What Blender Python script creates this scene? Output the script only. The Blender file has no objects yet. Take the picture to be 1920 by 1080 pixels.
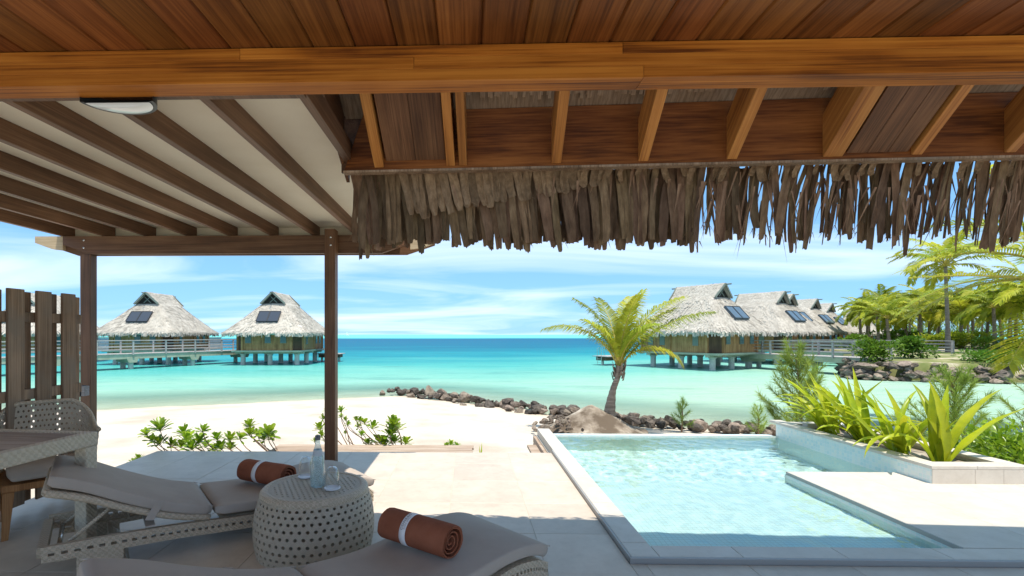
import bpy, bmesh, math, random
from mathutils import Vector, Matrix, noise
R = math.radians
PI = math.pi
rnd = random.Random(7)
scene = bpy.context.scene
COL = scene.collection

# ---------------------------------------------------------------- camera
F, CX, HY, CAMZ, YAW = 914.0, 858.0, 627.0, 1.367, R(1.2)
cam_d = bpy.data.cameras.new('camera'); cam = bpy.data.objects.new('camera', cam_d); COL.objects.link(cam)
cam.location = (0, 0, CAMZ); cam.rotation_euler = (R(90), 0, YAW)
cam_d.sensor_width = 36; cam_d.lens = F / 1920 * 36
cam_d.shift_x = (960 - CX) / 1920; cam_d.shift_y = (HY - 540) / 1920
cam_d.clip_start = 0.05; cam_d.clip_end = 20000
scene.camera = cam

# ---------------------------------------------------------------- light
SUN_SHIFT = (-0.13, 0.24)                     # metres a shadow moves per metre of height
SKY_STRENGTH, SUN_STRENGTH, EXPOSURE = 0.15, 3.0, 1.1
dx, dy = SUN_SHIFT
sun_dir = Vector((-dx, -dy, 1)).normalized()  # towards the sun
sun_el = math.asin(sun_dir.z); sun_az = math.atan2(sun_dir.x, sun_dir.y)
sun_l = bpy.data.lights.new('sun', 'SUN'); sun = bpy.data.objects.new('sun', sun_l); COL.objects.link(sun)
sun_l.energy = SUN_STRENGTH; sun_l.angle = R(0.53); sun_l.color = (1.0, 0.93, 0.82)
sun.rotation_euler = sun_dir.to_track_quat('Z', 'Y').to_euler(); sun.location = (0, -5, 30)

w = bpy.data.worlds.new('World'); scene.world = w; w.use_nodes = True
nt = w.node_tree; nt.nodes.clear()
def wn(t, **k):
    n = nt.nodes.new(t)
    for a, b in k.items(): setattr(n, a, b)
    return n
wo = wn('ShaderNodeOutputWorld'); bg = wn('ShaderNodeBackground'); sky = wn('ShaderNodeTexSky')
sky.sky_type = 'NISHITA'; sky.sun_disc = False; sky.sun_elevation = sun_el; sky.sun_rotation = sun_az
sky.air_density = 1.0; sky.dust_density = 0.1; sky.ozone_density = 1.6; sky.altitude = 0
tc = wn('ShaderNodeTexCoord'); sep = wn('ShaderNodeSeparateXYZ')
nt.links.new(tc.outputs['Generated'], sep.inputs[0])
zc = wn('ShaderNodeMath', operation='MAXIMUM'); zc.inputs[1].default_value = 0.0; nt.links.new(sep.outputs[2], zc.inputs[0])
za = wn('ShaderNodeMath', operation='ADD'); za.inputs[1].default_value = 0.11; nt.links.new(zc.outputs[0], za.inputs[0])
ux = wn('ShaderNodeMath', operation='DIVIDE'); uy = wn('ShaderNodeMath', operation='DIVIDE')
nt.links.new(sep.outputs[0], ux.inputs[0]); nt.links.new(za.outputs[0], ux.inputs[1])
nt.links.new(sep.outputs[1], uy.inputs[0]); nt.links.new(za.outputs[0], uy.inputs[1])
cb = wn('ShaderNodeCombineXYZ'); nt.links.new(ux.outputs[0], cb.inputs[0]); nt.links.new(uy.outputs[0], cb.inputs[1])
mp = wn('ShaderNodeMapping'); mp.inputs['Rotation'].default_value = (0, 0, R(-24)); mp.inputs['Scale'].default_value = (0.30, 0.62, 1)
mp.inputs['Location'].default_value = (1.9, 0.35, 0.0)
nt.links.new(cb.outputs[0], mp.inputs[0])
n1 = wn('ShaderNodeTexNoise'); n1.inputs['Scale'].default_value = 1.05; n1.inputs['Detail'].default_value = 7; n1.inputs['Roughness'].default_value = 0.52; n1.inputs['Distortion'].default_value = 0.9
nt.links.new(mp.outputs[0], n1.inputs['Vector'])
cr = wn('ShaderNodeValToRGB'); cr.color_ramp.elements[0].position = 0.42; cr.color_ramp.elements[1].position = 0.84
cr.color_ramp.elements[0].color = (0, 0, 0, 1); cr.color_ramp.elements[1].color = (0.78, 0.78, 0.78, 1)
nt.links.new(n1.outputs['Fac'], cr.inputs[0])
mx = wn('ShaderNodeMix', data_type='RGBA'); mx.inputs[7].default_value = (4.8, 4.95, 5.1, 1)
# colour response of the clear sky, channel by channel (deeper blue, no yellow horizon)
sc3 = wn('ShaderNodeSeparateColor'); nt.links.new(sky.outputs[0], sc3.inputs[0]); sh = wn('ShaderNodeCombineColor')
for i, (g_, k_) in enumerate(((.38, .64), (.40, 1.15), (.72, 1.01))):
    pw = wn('ShaderNodeMath', operation='POWER'); pw.inputs[1].default_value = g_; nt.links.new(sc3.outputs[i], pw.inputs[0])
    ml = wn('ShaderNodeMath', operation='MULTIPLY'); ml.inputs[1].default_value = k_; nt.links.new(pw.outputs[0], ml.inputs[0]); nt.links.new(ml.outputs[0], sh.inputs[i])
nt.links.new(cr.outputs[0], mx.inputs[0]); nt.links.new(sh.outputs[0], mx.inputs[6])
nt.links.new(mx.outputs[2], bg.inputs[0]); bg.inputs[1].default_value = SKY_STRENGTH
nt.links.new(bg.outputs[0], wo.inputs[0])

vs = scene.view_settings; vs.view_transform = 'Standard'; vs.look = 'None'; vs.gamma = 1; vs.exposure = EXPOSURE; vs.use_curve_mapping = False
scene.render.engine = 'CYCLES'
cy = scene.cycles; cy.use_denoising = True; cy.max_bounces = 9; cy.diffuse_bounces = 5; cy.transparent_max_bounces = 24
cy.caustics_reflective = False; cy.caustics_refractive = False; cy.sample_clamp_indirect = 8

# ---------------------------------------------------------------- helpers
FW = Vector((-math.sin(YAW), math.cos(YAW), 0)); RT = Vector((math.cos(YAW), math.sin(YAW), 0)); UP = Vector((0, 0, 1))
C0 = Vector((0, 0, CAMZ))
def at(px, py, d): return C0 + d * (FW + RT * ((px - CX) / F) + UP * ((HY - py) / F))
def gp(px, py, z): return at(px, py, F * (CAMZ - z) / (py - HY))

class MB:
    def __init__(s): s.v, s.f = [], []
    def add(s, vs, fs):
        o = len(s.v); s.v += [tuple(p) for p in vs]; s.f += [tuple(i + o for i in q) for q in fs]
        return s
    def box(s, x0, x1, y0, y1, z0, z1):
        return s.add([(x0,y0,z0),(x1,y0,z0),(x1,y1,z0),(x0,y1,z0),(x0,y0,z1),(x1,y0,z1),(x1,y1,z1),(x0,y1,z1)],
                     [(3,2,1,0),(4,5,6,7),(0,1,5,4),(1,2,6,5),(2,3,7,6),(3,0,4,7)])
    def bar(s, a, b, w, h, up=(0, 0, 1)):
        """box from a to b: w across, h along up"""
        a, b = Vector(a), Vector(b); d = (b - a).normalized(); sd = d.cross(Vector(up)).normalized(); u = sd.cross(d)
        vs = [p + sd * (i * w / 2) + u * (j * h / 2) for p in (a, b) for i, j in ((-1,-1),(1,-1),(1,1),(-1,1))]
        return s.add(vs, [(0,1,2,3),(7,6,5,4),(0,4,5,1),(1,5,6,2),(2,6,7,3),(3,7,4,0)])
    def tube(s, pts, rad, n=8, cap=True):
        pts = [Vector(p) for p in pts]; rs = rad if isinstance(rad, (list, tuple)) else [rad] * len(pts)
        vs, fs, prev = [], [], None
        for i, p in enumerate(pts):
            t = (pts[min(i+1, len(pts)-1)] - pts[max(i-1, 0)]).normalized()
            if prev is None: prev = t.orthogonal().normalized()
            a = (prev - t * prev.dot(t)).normalized(); prev = a; b = t.cross(a)
            vs += [p + (a * math.cos(k*2*PI/n) + b * math.sin(k*2*PI/n)) * rs[i] for k in range(n)]
        for i in range(len(pts) - 1):
            for k in range(n):
                fs.append((i*n+k, i*n+(k+1)%n, (i+1)*n+(k+1)%n, (i+1)*n+k))
        if cap: fs += [tuple(range(n))[::-1], tuple((len(pts)-1)*n+k for k in range(n))]
        return s.add(vs, fs)
    def lathe(s, prof, n=32, c=(0, 0, 0), sx=1, sy=1, cap=(False, False)):
        vs, fs = [], []
        for r, z in prof: vs += [(c[0]+sx*r*math.cos(k*2*PI/n), c[1]+sy*r*math.sin(k*2*PI/n), c[2]+z) for k in range(n)]
        for i in range(len(prof)-1):
            for k in range(n): fs.append((i*n+k, i*n+(k+1)%n, (i+1)*n+(k+1)%n, (i+1)*n+k))
        if cap[0]: fs.append(tuple(range(n))[::-1])
        if cap[1]: fs.append(tuple((len(prof)-1)*n+k for k in range(n)))
        return s.add(vs, fs)
    def sweep(s, path, hw, th, rad=0.02, n=3, y0=0.0):
        """rounded slab swept along path of (x, ztop); thickness th below, half width hw in y"""
        ring = []
        hh = th / 2
        for sx, sz, a0 in ((1,1,0),(-1,1,90),(-1,-1,180),(1,-1,270)):
            for k in range(n+1):
                a = R(a0 + 90*k/n); ring.append((sx*(hw-rad)+rad*math.cos(a), sz*(hh-rad)+rad*math.sin(a)))
        m = len(ring); vs, fs = [], []
        P = [Vector((p[0], 0, p[1])) for p in path]
        for i, p in enumerate(P):
            t = (P[min(i+1,len(P)-1)] - P[max(i-1,0)]).normalized(); nn = Vector((-t.z, 0, t.x))
            sc = 1.0
            if i in (0, len(P)-1): sc = 1 - min(.5, rad*.9/hh)
            for a, b in ring:
                q = p + nn * (b*sc - hh); vs.append((q.x, y0 + a*(1 if sc == 1 else (hw-rad*.8)/hw), q.z))
        for i in range(len(P)-1):
            for k in range(m): fs.append((i*m+k, (i+1)*m+k, (i+1)*m+(k+1)%m, i*m+(k+1)%m))
        fs += [tuple(range(m)), tuple((len(P)-1)*m+k for k in range(m))[::-1]]
        return s.add(vs, fs)
    def cane(s, fn, nu, nv, hole=0.27, stagger=True):
        """lattice with a round hole in every cell; fn(u, v) -> point, u and v in cells"""
        oc = [(0,0),(.5,0),(1,0),(1,.5),(1,1),(.5,1),(0,1),(0,.5)]
        for j in range(nv):
            off = .5 if (stagger and j % 2) else 0
            for i in range(nu):
                vs = [fn(i+off+a, j+b) for a, b in oc]
                vs += [fn(i+off+.5+hole*math.cos(R(225+45*k)), j+.5+hole*math.sin(R(225+45*k))) for k in range(8)]
                s.add(vs, [(k, (k+1)%8, 8+(k+1)%8, 8+k) for k in range(8)])
        return s
    def mesh(s, name, mat=None, smooth=False, merge=0):
        me = bpy.data.meshes.new(name); me.from_pydata(s.v, [], s.f)
        if merge:
            bm = bmesh.new(); bm.from_mesh(me); bmesh.ops.remove_doubles(bm, verts=bm.verts, dist=merge); bm.to_mesh(me); bm.free()
        if mat: me.materials.append(mat)
        if smooth: me.polygons.foreach_set('use_smooth', [True]*len(me.polygons))
        me.update(); return me
    def build(s, name, mat=None, parent=None, loc=(0,0,0), smooth=False, bevel=0, world=False, merge=0, solid=0, seg=2):
        if world and parent is not None:
            o = wloc(parent); s.v = [(a-o.x, b-o.y, c-o.z) for a, b, c in s.v]
        ob = put(s.mesh(name, mat, smooth, merge), name, parent, loc)
        if solid:
            m = ob.modifiers.new('solid', 'SOLIDIFY'); m.thickness = solid; m.offset = 0
        if bevel:
            m = ob.modifiers.new('bevel', 'BEVEL'); m.width = bevel; m.segments = seg; m.limit_method = 'ANGLE'; m.angle_limit = R(40)
        return ob
def wloc(o):
    v = Vector((0,0,0))
    while o is not None: v += o.location; o = o.parent
    return v
def put(me, name, parent=None, loc=(0,0,0), rot=(0,0,0), scale=None):
    ob = bpy.data.objects.new(name, me); COL.objects.link(ob); ob.location = loc; ob.rotation_euler = rot
    if scale: ob.scale = scale
    if parent is not None: ob.parent = parent
    return ob
def tag(o, label=None, cat=None, group=None, kind=None):
    if label: o['label'] = label
    if cat: o['category'] = cat
    if group: o['group'] = group
    if kind: o['kind'] = kind
    return o
def empty(name, loc=(0,0,0), rz=0, label=None, cat=None, group=None, kind=None):
    o = bpy.data.objects.new(name, None); COL.objects.link(o); o.location = loc; o.rotation_euler = (0,0,rz); o.empty_display_size = .1
    return tag(o, label, cat, group, kind)
def copy_tree(o, parent=None):
    c = o.copy(); COL.objects.link(c)
    if parent is not None: c.parent = parent
    for ch in list(o.children): copy_tree(ch, c)
    return c
def smoothpath(pts, n=20):
    """Catmull-Rom through 2-D or 3-D points"""
    P = [Vector(p) for p in pts]; P = [2*P[0]-P[1]] + P + [2*P[-1]-P[-2]]; out = []
    m = len(P) - 3
    for i in range(n+1):
        t = i/n*m; k = min(int(t), m-1); t -= k; a, b, c, d = P[k:k+4]
        out.append(.5*((2*b)+(c-a)*t+(2*a-5*b+4*c-d)*t*t+(3*b-a-3*c+d)*t*t*t))
    return out

# ---------------------------------------------------------------- materials
MATS = {}
def nodes(name):
    m = bpy.data.materials.new(name); m.use_nodes = True; t = m.node_tree; t.nodes.clear()
    o = t.nodes.new('ShaderNodeOutputMaterial'); b = t.nodes.new('ShaderNodeBsdfPrincipled'); t.links.new(b.outputs[0], o.inputs[0])
    MATS[name] = m
    return m, t, b, o
def N(t, typ, ins=None, **k):
    n = t.nodes.new(typ)
    for a, b in k.items(): setattr(n, a, b)
    for a, b in (ins or {}).items():
        if hasattr(b, 'is_linked') or isinstance(b, bpy.types.NodeSocket): t.links.new(b, n.inputs[a])
        else: n.inputs[a].default_value = b
    return n
def rgba(c): return (c[0], c[1], c[2], 1)
def ramp(t, fac, stops):
    r = t.nodes.new('ShaderNodeValToRGB'); e = r.color_ramp.elements
    while len(e) < len(stops): e.new(0.5)
    for k, (p, c) in zip(e, stops): k.position = p; k.color = rgba(c)
    t.links.new(fac, r.inputs[0]); return r.outputs[0]
def coords(t, scale, rand=True, which='Object'):
    c = N(t, 'ShaderNodeTexCoord').outputs[which]
    v = c
    if rand:
        oi = N(t, 'ShaderNodeObjectInfo')
        m = N(t, 'ShaderNodeMath', {0: oi.outputs['Random'], 1: 37.0}, operation='MULTIPLY')
        v = N(t, 'ShaderNodeVectorMath', {0: c, 1: m.outputs[0]}, operation='ADD').outputs[0]
    return N(t, 'ShaderNodeVectorMath', {0: v, 1: scale}, operation='MULTIPLY').outputs[0]
def vary(t, col, amt, hue=0.0):
    """per-object brightness (and hue) change"""
    oi = N(t, 'ShaderNodeObjectInfo')
    mr = N(t, 'ShaderNodeMapRange', {0: oi.outputs['Random'], 3: 1-amt, 4: 1+amt})
    h = N(t, 'ShaderNodeHueSaturation', {'Color': col, 'Value': mr.outputs[0]})
    if hue:
        w = N(t, 'ShaderNodeTexWhiteNoise', {'W': oi.outputs['Random']}, noise_dimensions='1D')
        t.links.new(N(t, 'ShaderNodeMapRange', {0: w.outputs[0], 3: .5-hue, 4: .5+hue}).outputs[0], h.inputs['Hue'])
    return h.outputs[0]
def bumpit(t, b, h, strength, dist):
    t.links.new(N(t, 'ShaderNodeBump', {'Strength': strength, 'Distance': dist, 'Height': h}).outputs[0], b.inputs['Normal'])
def wood(name, dark, mid, light, axis=0, scale=1.0, rough=.5, amt=.15, bump=.25, hue=0.0, spec=.4, worn=None, knots=False):
    m, t, b, o = nodes(name)
    sc = [14*scale]*3; sc[axis] = .9*scale
    v = coords(t, tuple(sc))
    n1 = N(t, 'ShaderNodeTexNoise', {'Vector': v, 'Scale': 1.0, 'Detail': 6, 'Roughness': .6, 'Distortion': .9})
    sc2 = [150*scale]*3; sc2[axis] = 2.2*scale
    n2 = N(t, 'ShaderNodeTexNoise', {'Vector': coords(t, tuple(sc2)), 'Scale': 1.0, 'Detail': 3})
    n3 = N(t, 'ShaderNodeTexNoise', {'Vector': coords(t, (2.3, 2.3, 2.3)), 'Scale': 1.0, 'Detail': 4})
    a = N(t, 'ShaderNodeMath', {0: n1.outputs['Fac'], 1: .52}, operation='MULTIPLY')
    c2 = N(t, 'ShaderNodeMath', {0: n2.outputs['Fac'], 1: .42, 2: a.outputs[0]}, operation='MULTIPLY_ADD')
    c3 = N(t, 'ShaderNodeMath', {0: n3.outputs['Fac'], 1: .26, 2: c2.outputs[0]}, operation='MULTIPLY_ADD')
    col = ramp(t, c3.outputs[0], [(.46, dark), (.59, mid), (.74, light)])
    if knots:
        ks = [3.2]*3; ks[axis] = 1.05
        kv = N(t, 'ShaderNodeTexVoronoi', {'Vector': coords(t, tuple(ks)), 'Scale': 1.0, 'Randomness': 1.0}, feature='F1')
        kf = N(t, 'ShaderNodeMapRange', {0: kv.outputs['Distance'], 1: .05, 2: .16, 3: .85, 4: 0.0})
        col = N(t, 'ShaderNodeMix', {0: kf.outputs[0], 6: col, 7: rgba([x*.55 for x in dark])}, data_type='RGBA').outputs[2]
    if worn:
        nw = N(t, 'ShaderNodeTexNoise', {'Vector': coords(t, (1.1, 1.1, 1.1)), 'Scale': 3.0, 'Detail': 5})
        f = N(t, 'ShaderNodeMapRange', {0: nw.outputs['Fac'], 1: .48, 2: .68}).outputs[0]
        col = N(t, 'ShaderNodeMix', {0: f, 6: col, 7: rgba(worn)}, data_type='RGBA').outputs[2]
    t.links.new(vary(t, col, amt, hue), b.inputs['Base Color'])
    b.inputs['Roughness'].default_value = rough; b.inputs['Specular IOR Level'].default_value = spec
    bumpit(t, b, c2.outputs[0], bump, .004)
    return m
def mottled(name, stops, scale=8, detail=6, rough=.6, amt=.0, bump=0, bdist=.01, which='Object', stretch=(1,1,1), spec=.4, hue=0, trans=0, fine=None):
    m, t, b, o = nodes(name)
    v = coords(t, stretch, rand=amt > 0, which=which)
    n = N(t, 'ShaderNodeTexNoise', {'Vector': v, 'Scale': scale, 'Detail': detail, 'Roughness': .62})
    col = ramp(t, n.outputs['Fac'], stops)
    if amt: col = vary(t, col, amt, hue)
    t.links.new(col, b.inputs['Base Color']); b.inputs['Roughness'].default_value = rough; b.inputs['Specular IOR Level'].default_value = spec
    if bump:
        h = n.outputs['Fac']
        if fine: h = N(t, 'ShaderNodeTexNoise', {'Vector': v, 'Scale': fine, 'Detail': 4}).outputs['Fac']
        bumpit(t, b, h, bump, bdist)
    if trans:
        tr = N(t, 'ShaderNodeBsdfTranslucent'); t.links.new(col, tr.inputs[0])
        mixs = N(t, 'ShaderNodeMixShader', {0: trans, 1: b.outputs[0], 2: tr.outputs[0]}); t.links.new(mixs.outputs[0], o.inputs[0])
    return m
def plain(name, c, rough=.5, metal=0.0, spec=.5, trans=0.0, ior=1.45):
    m, t, b, o = nodes(name)
    b.inputs['Base Color'].default_value = rgba(c); b.inputs['Roughness'].default_value = rough; b.inputs['Metallic'].default_value = metal
    b.inputs['Specular IOR Level'].default_value = spec; b.inputs['Transmission Weight'].default_value = trans; b.inputs['IOR'].default_value = ior
    n = N(t, 'ShaderNodeTexNoise', {'Vector': coords(t, (1,1,1)), 'Scale': 25.0, 'Detail': 4})
    t.links.new(N(t, 'ShaderNodeMapRange', {0: n.outputs['Fac'], 3: max(0, rough-.08), 4: min(1, rough+.08)}).outputs[0], b.inputs['Roughness'])
    return m
def weave(name, c1, c2, scale=60, rough=.55):
    m, t, b, o = nodes(name)
    v = coords(t, (scale,)*3, rand=False)
    ch = N(t, 'ShaderNodeTexChecker', {'Vector': v, 'Scale': 1.0, 'Color1': rgba(c1), 'Color2': rgba(c2)})
    n = N(t, 'ShaderNodeTexNoise', {'Vector': v, 'Scale': .35, 'Detail': 5})
    wv = N(t, 'ShaderNodeTexWave', {'Vector': v, 'Scale': .55, 'Distortion': 2.5, 'Detail': 1.0}, wave_type='BANDS', bands_direction='DIAGONAL')
    mixc = N(t, 'ShaderNodeMix', {0: n.outputs['Fac'], 6: ch.outputs[0], 7: rgba([x*.82 for x in c1])}, data_type='RGBA')
    t.links.new(mixc.outputs[2], b.inputs['Base Color']); b.inputs['Roughness'].default_value = rough
    s = N(t, 'ShaderNodeMath', {0: ch.outputs['Fac'], 1: .5, 2: wv.outputs['Fac']}, operation='MULTIPLY_ADD')
    bumpit(t, b, s.outputs[0], .6, .004)
    return m

M_ceil = wood('stained_ceiling_wood', (.075,.023,.005), (.155,.052,.012), (.25,.093,.023), axis=1, scale=.8, rough=.55, amt=.20, bump=.12, hue=.006, spec=.2)
M_beam = wood('varnished_pine', (.12,.032,.005), (.37,.120,.015), (.54,.205,.032), axis=0, scale=.75, rough=.55, amt=.10, bump=.1, spec=.2, knots=True)
M_fascia = wood('red_varnished_board', (.07,.020,.004), (.165,.050,.010), (.27,.092,.02), axis=0, scale=.6, rough=.6, amt=.18, bump=.1, spec=.15, knots=True)
M_rafter = wood('amber_rafter_wood', (.20,.066,.013), (.38,.145,.03), (.52,.225,.055), axis=1, scale=.8, rough=.5, amt=.14, bump=.12)
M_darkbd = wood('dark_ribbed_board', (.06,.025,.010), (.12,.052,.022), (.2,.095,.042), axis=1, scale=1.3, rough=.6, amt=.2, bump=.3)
M_perg = wood('brown_pergola_timber', (.075,.034,.016), (.13,.062,.03), (.20,.105,.055), axis=1, scale=.9, rough=.55, amt=.12, bump=.2)
M_pergx = wood('brown_pergola_beam', (.075,.034,.016), (.13,.062,.03), (.20,.105,.055), axis=0, scale=.9, rough=.55, amt=.1, bump=.2)
M_pergz = wood('brown_pergola_post', (.08,.036,.016), (.14,.065,.03), (.21,.108,.055), axis=2, scale=.9, rough=.5, amt=.1, bump=.2)
M_paleend = wood('pale_beam_end_wood', (.36,.27,.16), (.5,.39,.25), (.62,.5,.34), axis=0, scale=.9, rough=.7, amt=.05, bump=.2)  # paler wood tone for the ends of the front beam
M_fence = wood('weathered_fence_wood', (.11,.065,.037), (.26,.16,.093), (.42,.285,.185), axis=2, scale=.8, rough=.75, amt=.22, bump=.4, worn=(.24,.18,.13))
M_step = wood('weathered_step_wood', (.24,.17,.12), (.36,.27,.20), (.5,.41,.33), axis=0, scale=.8, rough=.8, amt=.12, bump=.3)
M_teak = wood('teak_leg_wood', (.19,.075,.022), (.32,.14,.045), (.42,.2,.075), axis=2, scale=1.2, rough=.5, amt=.08)
M_tabletop = wood('faded_teak_slat', (.2,.14,.105), (.32,.235,.18), (.42,.33,.26), axis=0, scale=1.0, rough=.6, amt=.15)
M_panel = mottled('cream_canopy_sheet', [(.3,(.74,.67,.54)), (.7,(.82,.76,.63))], scale=2.2, rough=.8, bump=.06, fine=60)
M_tile = mottled('beige_porcelain_tile', [(.3,(.50,.42,.335)), (.7,(.59,.51,.415))], scale=5, rough=.42, amt=.055, bump=.12, bdist=.003, fine=70)
def stain(m, lo=.80, sc=1.1):
    t = m.node_tree; b = next(n for n in t.nodes if n.type == 'BSDF_PRINCIPLED'); src = b.inputs['Base Color'].links[0].from_socket
    g = N(t, 'ShaderNodeNewGeometry').outputs['Position']
    n = N(t, 'ShaderNodeTexNoise', {'Vector': g, 'Scale': sc, 'Detail': 8, 'Roughness': .65})
    n2 = N(t, 'ShaderNodeTexNoise', {'Vector': g, 'Scale': sc*16, 'Detail': 5, 'Roughness': .7})
    c = ramp(t, n.outputs['Fac'], [(.34, (lo, lo, lo)), (.56, (1, 1, 1))]); c2 = ramp(t, n2.outputs['Fac'], [(.30, (.93, .92, .91)), (.48, (1, 1, 1))])
    x = N(t, 'ShaderNodeMix', {0: 1.0, 6: src, 7: c}, data_type='RGBA', blend_type='MULTIPLY').outputs[2]
    x = N(t, 'ShaderNodeMix', {0: 1.0, 6: x, 7: c2}, data_type='RGBA', blend_type='MULTIPLY').outputs[2]
    t.links.new(x, b.inputs['Base Color'])
stain(M_tile, .92)
M_grout = mottled('tile_grout', [(.3,(.56,.49,.40)), (.7,(.64,.57,.475))], scale=30, rough=.9)
M_coping = mottled('cream_coping_stone', [(.3,(.53,.475,.40)), (.7,(.61,.56,.485))], scale=6, rough=.45, amt=.03, bump=.1, bdist=.003, fine=80)
stain(M_coping, .94, 1.7)
M_metal = plain('grey_edge_profile', (.36,.35,.335), rough=.5, metal=.25)
M_cushion = mottled('taupe_canvas', [(.3,(.40,.338,.285)), (.7,(.455,.39,.332))], scale=3.5, rough=.85, bump=.25, bdist=.002, fine=260, spec=.25)
M_weave = weave('light_woven_resin', (.62,.505,.37), (.43,.345,.24), 60)
M_cane = weave('woven_cane_strand', (.60,.505,.385), (.50,.415,.305), 150)
M_weavew = weave('pale_woven_resin', (.66,.56,.42), (.50,.41,.295), 44)
M_towel = mottled('rust_terry_cloth', [(.3,(.26,.085,.045)), (.7,(.35,.125,.07))], scale=9, rough=.95, bump=.9, bdist=.004, fine=330, spec=.1)
M_paper = plain('white_paper_band', (.80,.77,.76), rough=.7)
M_ink = plain('grey_printing_ink', (.22,.2,.19), rough=.7)
M_white = plain('white_ceramic', (.82,.80,.82), rough=.3)
M_dark = plain('charcoal_metal', (.03,.032,.036), rough=.4)
M_steel = plain('stainless_steel', (.65,.63,.6), rough=.25, metal=1.0)
M_lens = plain('frosted_lamp_lens', (.82,.85,.88), rough=.15, spec=.8)
M_leafb = mottled('dry_thatch_leaf', [(.25,(.085,.05,.027)), (.5,(.175,.108,.062)), (.75,(.285,.19,.115))], scale=6, rough=.85, amt=.42, bump=.5, bdist=.004, stretch=(6,6,.7), hue=.015, fine=14)
M_leafl = mottled('pale_thatch_fold', [(.25,(.13,.08,.042)), (.5,(.24,.155,.09)), (.75,(.36,.25,.155))], scale=6, rough=.75, amt=.22, bump=.5, bdist=.004, stretch=(6,6,.8), fine=14)
M_under = mottled('pale_thatch_underside', [(.3,(.20,.13,.075)), (.7,(.42,.30,.195))], scale=3, rough=.85, bump=.4, stretch=(22,3,3), amt=.2)
M_thatch = mottled('grey_thatch', [(.3,(.32,.292,.25)), (.5,(.435,.405,.355)), (.72,(.53,.50,.445))], scale=5.5, detail=10, rough=.95, bump=.8, bdist=.08, amt=.06, spec=.1)
M_straw = mottled('thatch_straw', [(.3,(.34,.31,.265)), (.5,(.465,.43,.375)), (.72,(.58,.545,.485))], scale=1.7, rough=.95, amt=.05, spec=.1)
M_hut = wood('hut_wall_board', (.20,.095,.034), (.35,.18,.07), (.47,.265,.115), axis=2, scale=.35, rough=.7, amt=.1, bump=.3)
M_hutd = wood('dark_hut_board', (.05,.028,.016), (.09,.05,.028), (.13,.075,.04), axis=2, scale=.35, rough=.7, amt=.1)
M_concrete = mottled('pale_green_concrete', [(.3,(.30,.33,.24)), (.7,(.42,.44,.34))], scale=2, rough=.85, bump=.2)
M_pile = mottled('concrete_pile', [(.3,(.42,.43,.38)), (.7,(.56,.56,.51))], scale=3, rough=.85, bump=.2)
M_rail = wood('grey_rail_wood', (.26,.24,.23), (.36,.34,.33), (.46,.44,.42), axis=0, scale=.5, rough=.8, amt=.1)
M_trim = plain('grey_green_trim', (.17,.2,.175), rough=.7)
M_solar = plain('dark_solar_panel', (.045,.055,.075), rough=.2)
M_skyl = plain('blue_skylight_glass', (.09,.13,.17), rough=.08)
M_pane = plain('teal_window_glass', (.07,.14,.15), rough=.06)
M_black = plain('dark_opening', (.02,.018,.016), rough=.9)
M_rock = mottled('basalt_rock', [(.28,(.03,.027,.025)), (.5,(.085,.072,.061)), (.75,(.18,.15,.125))], scale=2.6, detail=9, rough=.9, amt=.45, bump=.9, bdist=.06, hue=.008, spec=.2)
M_rockl = mottled('brown_boulder', [(.28,(.09,.07,.055)), (.5,(.20,.16,.127)), (.75,(.34,.285,.23))], scale=2.6, detail=9, rough=.9, amt=.38, bump=.9, bdist=.06, hue=.01, spec=.2)
M_soil = mottled('brown_soil', [(.42,(.12,.092,.068)), (.55,(.26,.215,.17)), (.70,(.50,.45,.38))], scale=1.9, detail=10, rough=.95, bump=.9, bdist=.05, spec=.1)
M_trunk = mottled('ringed_palm_bark', [(.3,(.13,.10,.075)), (.55,(.25,.205,.165)), (.8,(.4,.35,.29))], scale=2.2, rough=.9, bump=.8, bdist=.03, stretch=(1,1,9), amt=.15)
M_stem = mottled('thin_brown_stem', [(.3,(.16,.09,.055)), (.7,(.30,.19,.12))], scale=12, rough=.85)
def foliage(name, c1, c2, c3, trans=.45, rough=.45, amt=.18, scale=2.5, hue=.012):
    return mottled(name, [(.3,c1), (.5,c2), (.72,c3)], scale=scale, rough=rough, amt=amt, trans=trans, hue=hue, spec=.35)
M_frond = foliage('palm_frond_green', (.12,.18,.014), (.24,.31,.022), (.38,.43,.04))
M_frondy = foliage('yellowish_frond', (.22,.25,.018), (.36,.35,.025), (.5,.42,.035))  # yellowing fronds, the leaf's own colour
M_frondp = foliage('pale_green_frond', (.24,.29,.02), (.42,.45,.035), (.60,.57,.07), amt=.22)
M_crinum = foliage('lime_strap_leaf', (.22,.31,.015), (.40,.47,.018), (.56,.56,.03), trans=.42, rough=.35, amt=.16, scale=3)
M_naup = foliage('glossy_green_leaf', (.10,.19,.012), (.22,.34,.018), (.38,.46,.03), trans=.38, rough=.3, scale=9)
M_needle = foliage('feathery_green_needle', (.14,.22,.04), (.25,.36,.06), (.38,.48,.10), trans=.45, rough=.7)
M_shrub = foliage('shrub_leaf_green', (.06,.13,.015), (.12,.23,.022), (.22,.34,.035), trans=.35)
M_rach = plain('yellow_frond_stalk', (.38,.32,.06), rough=.5)

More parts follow.
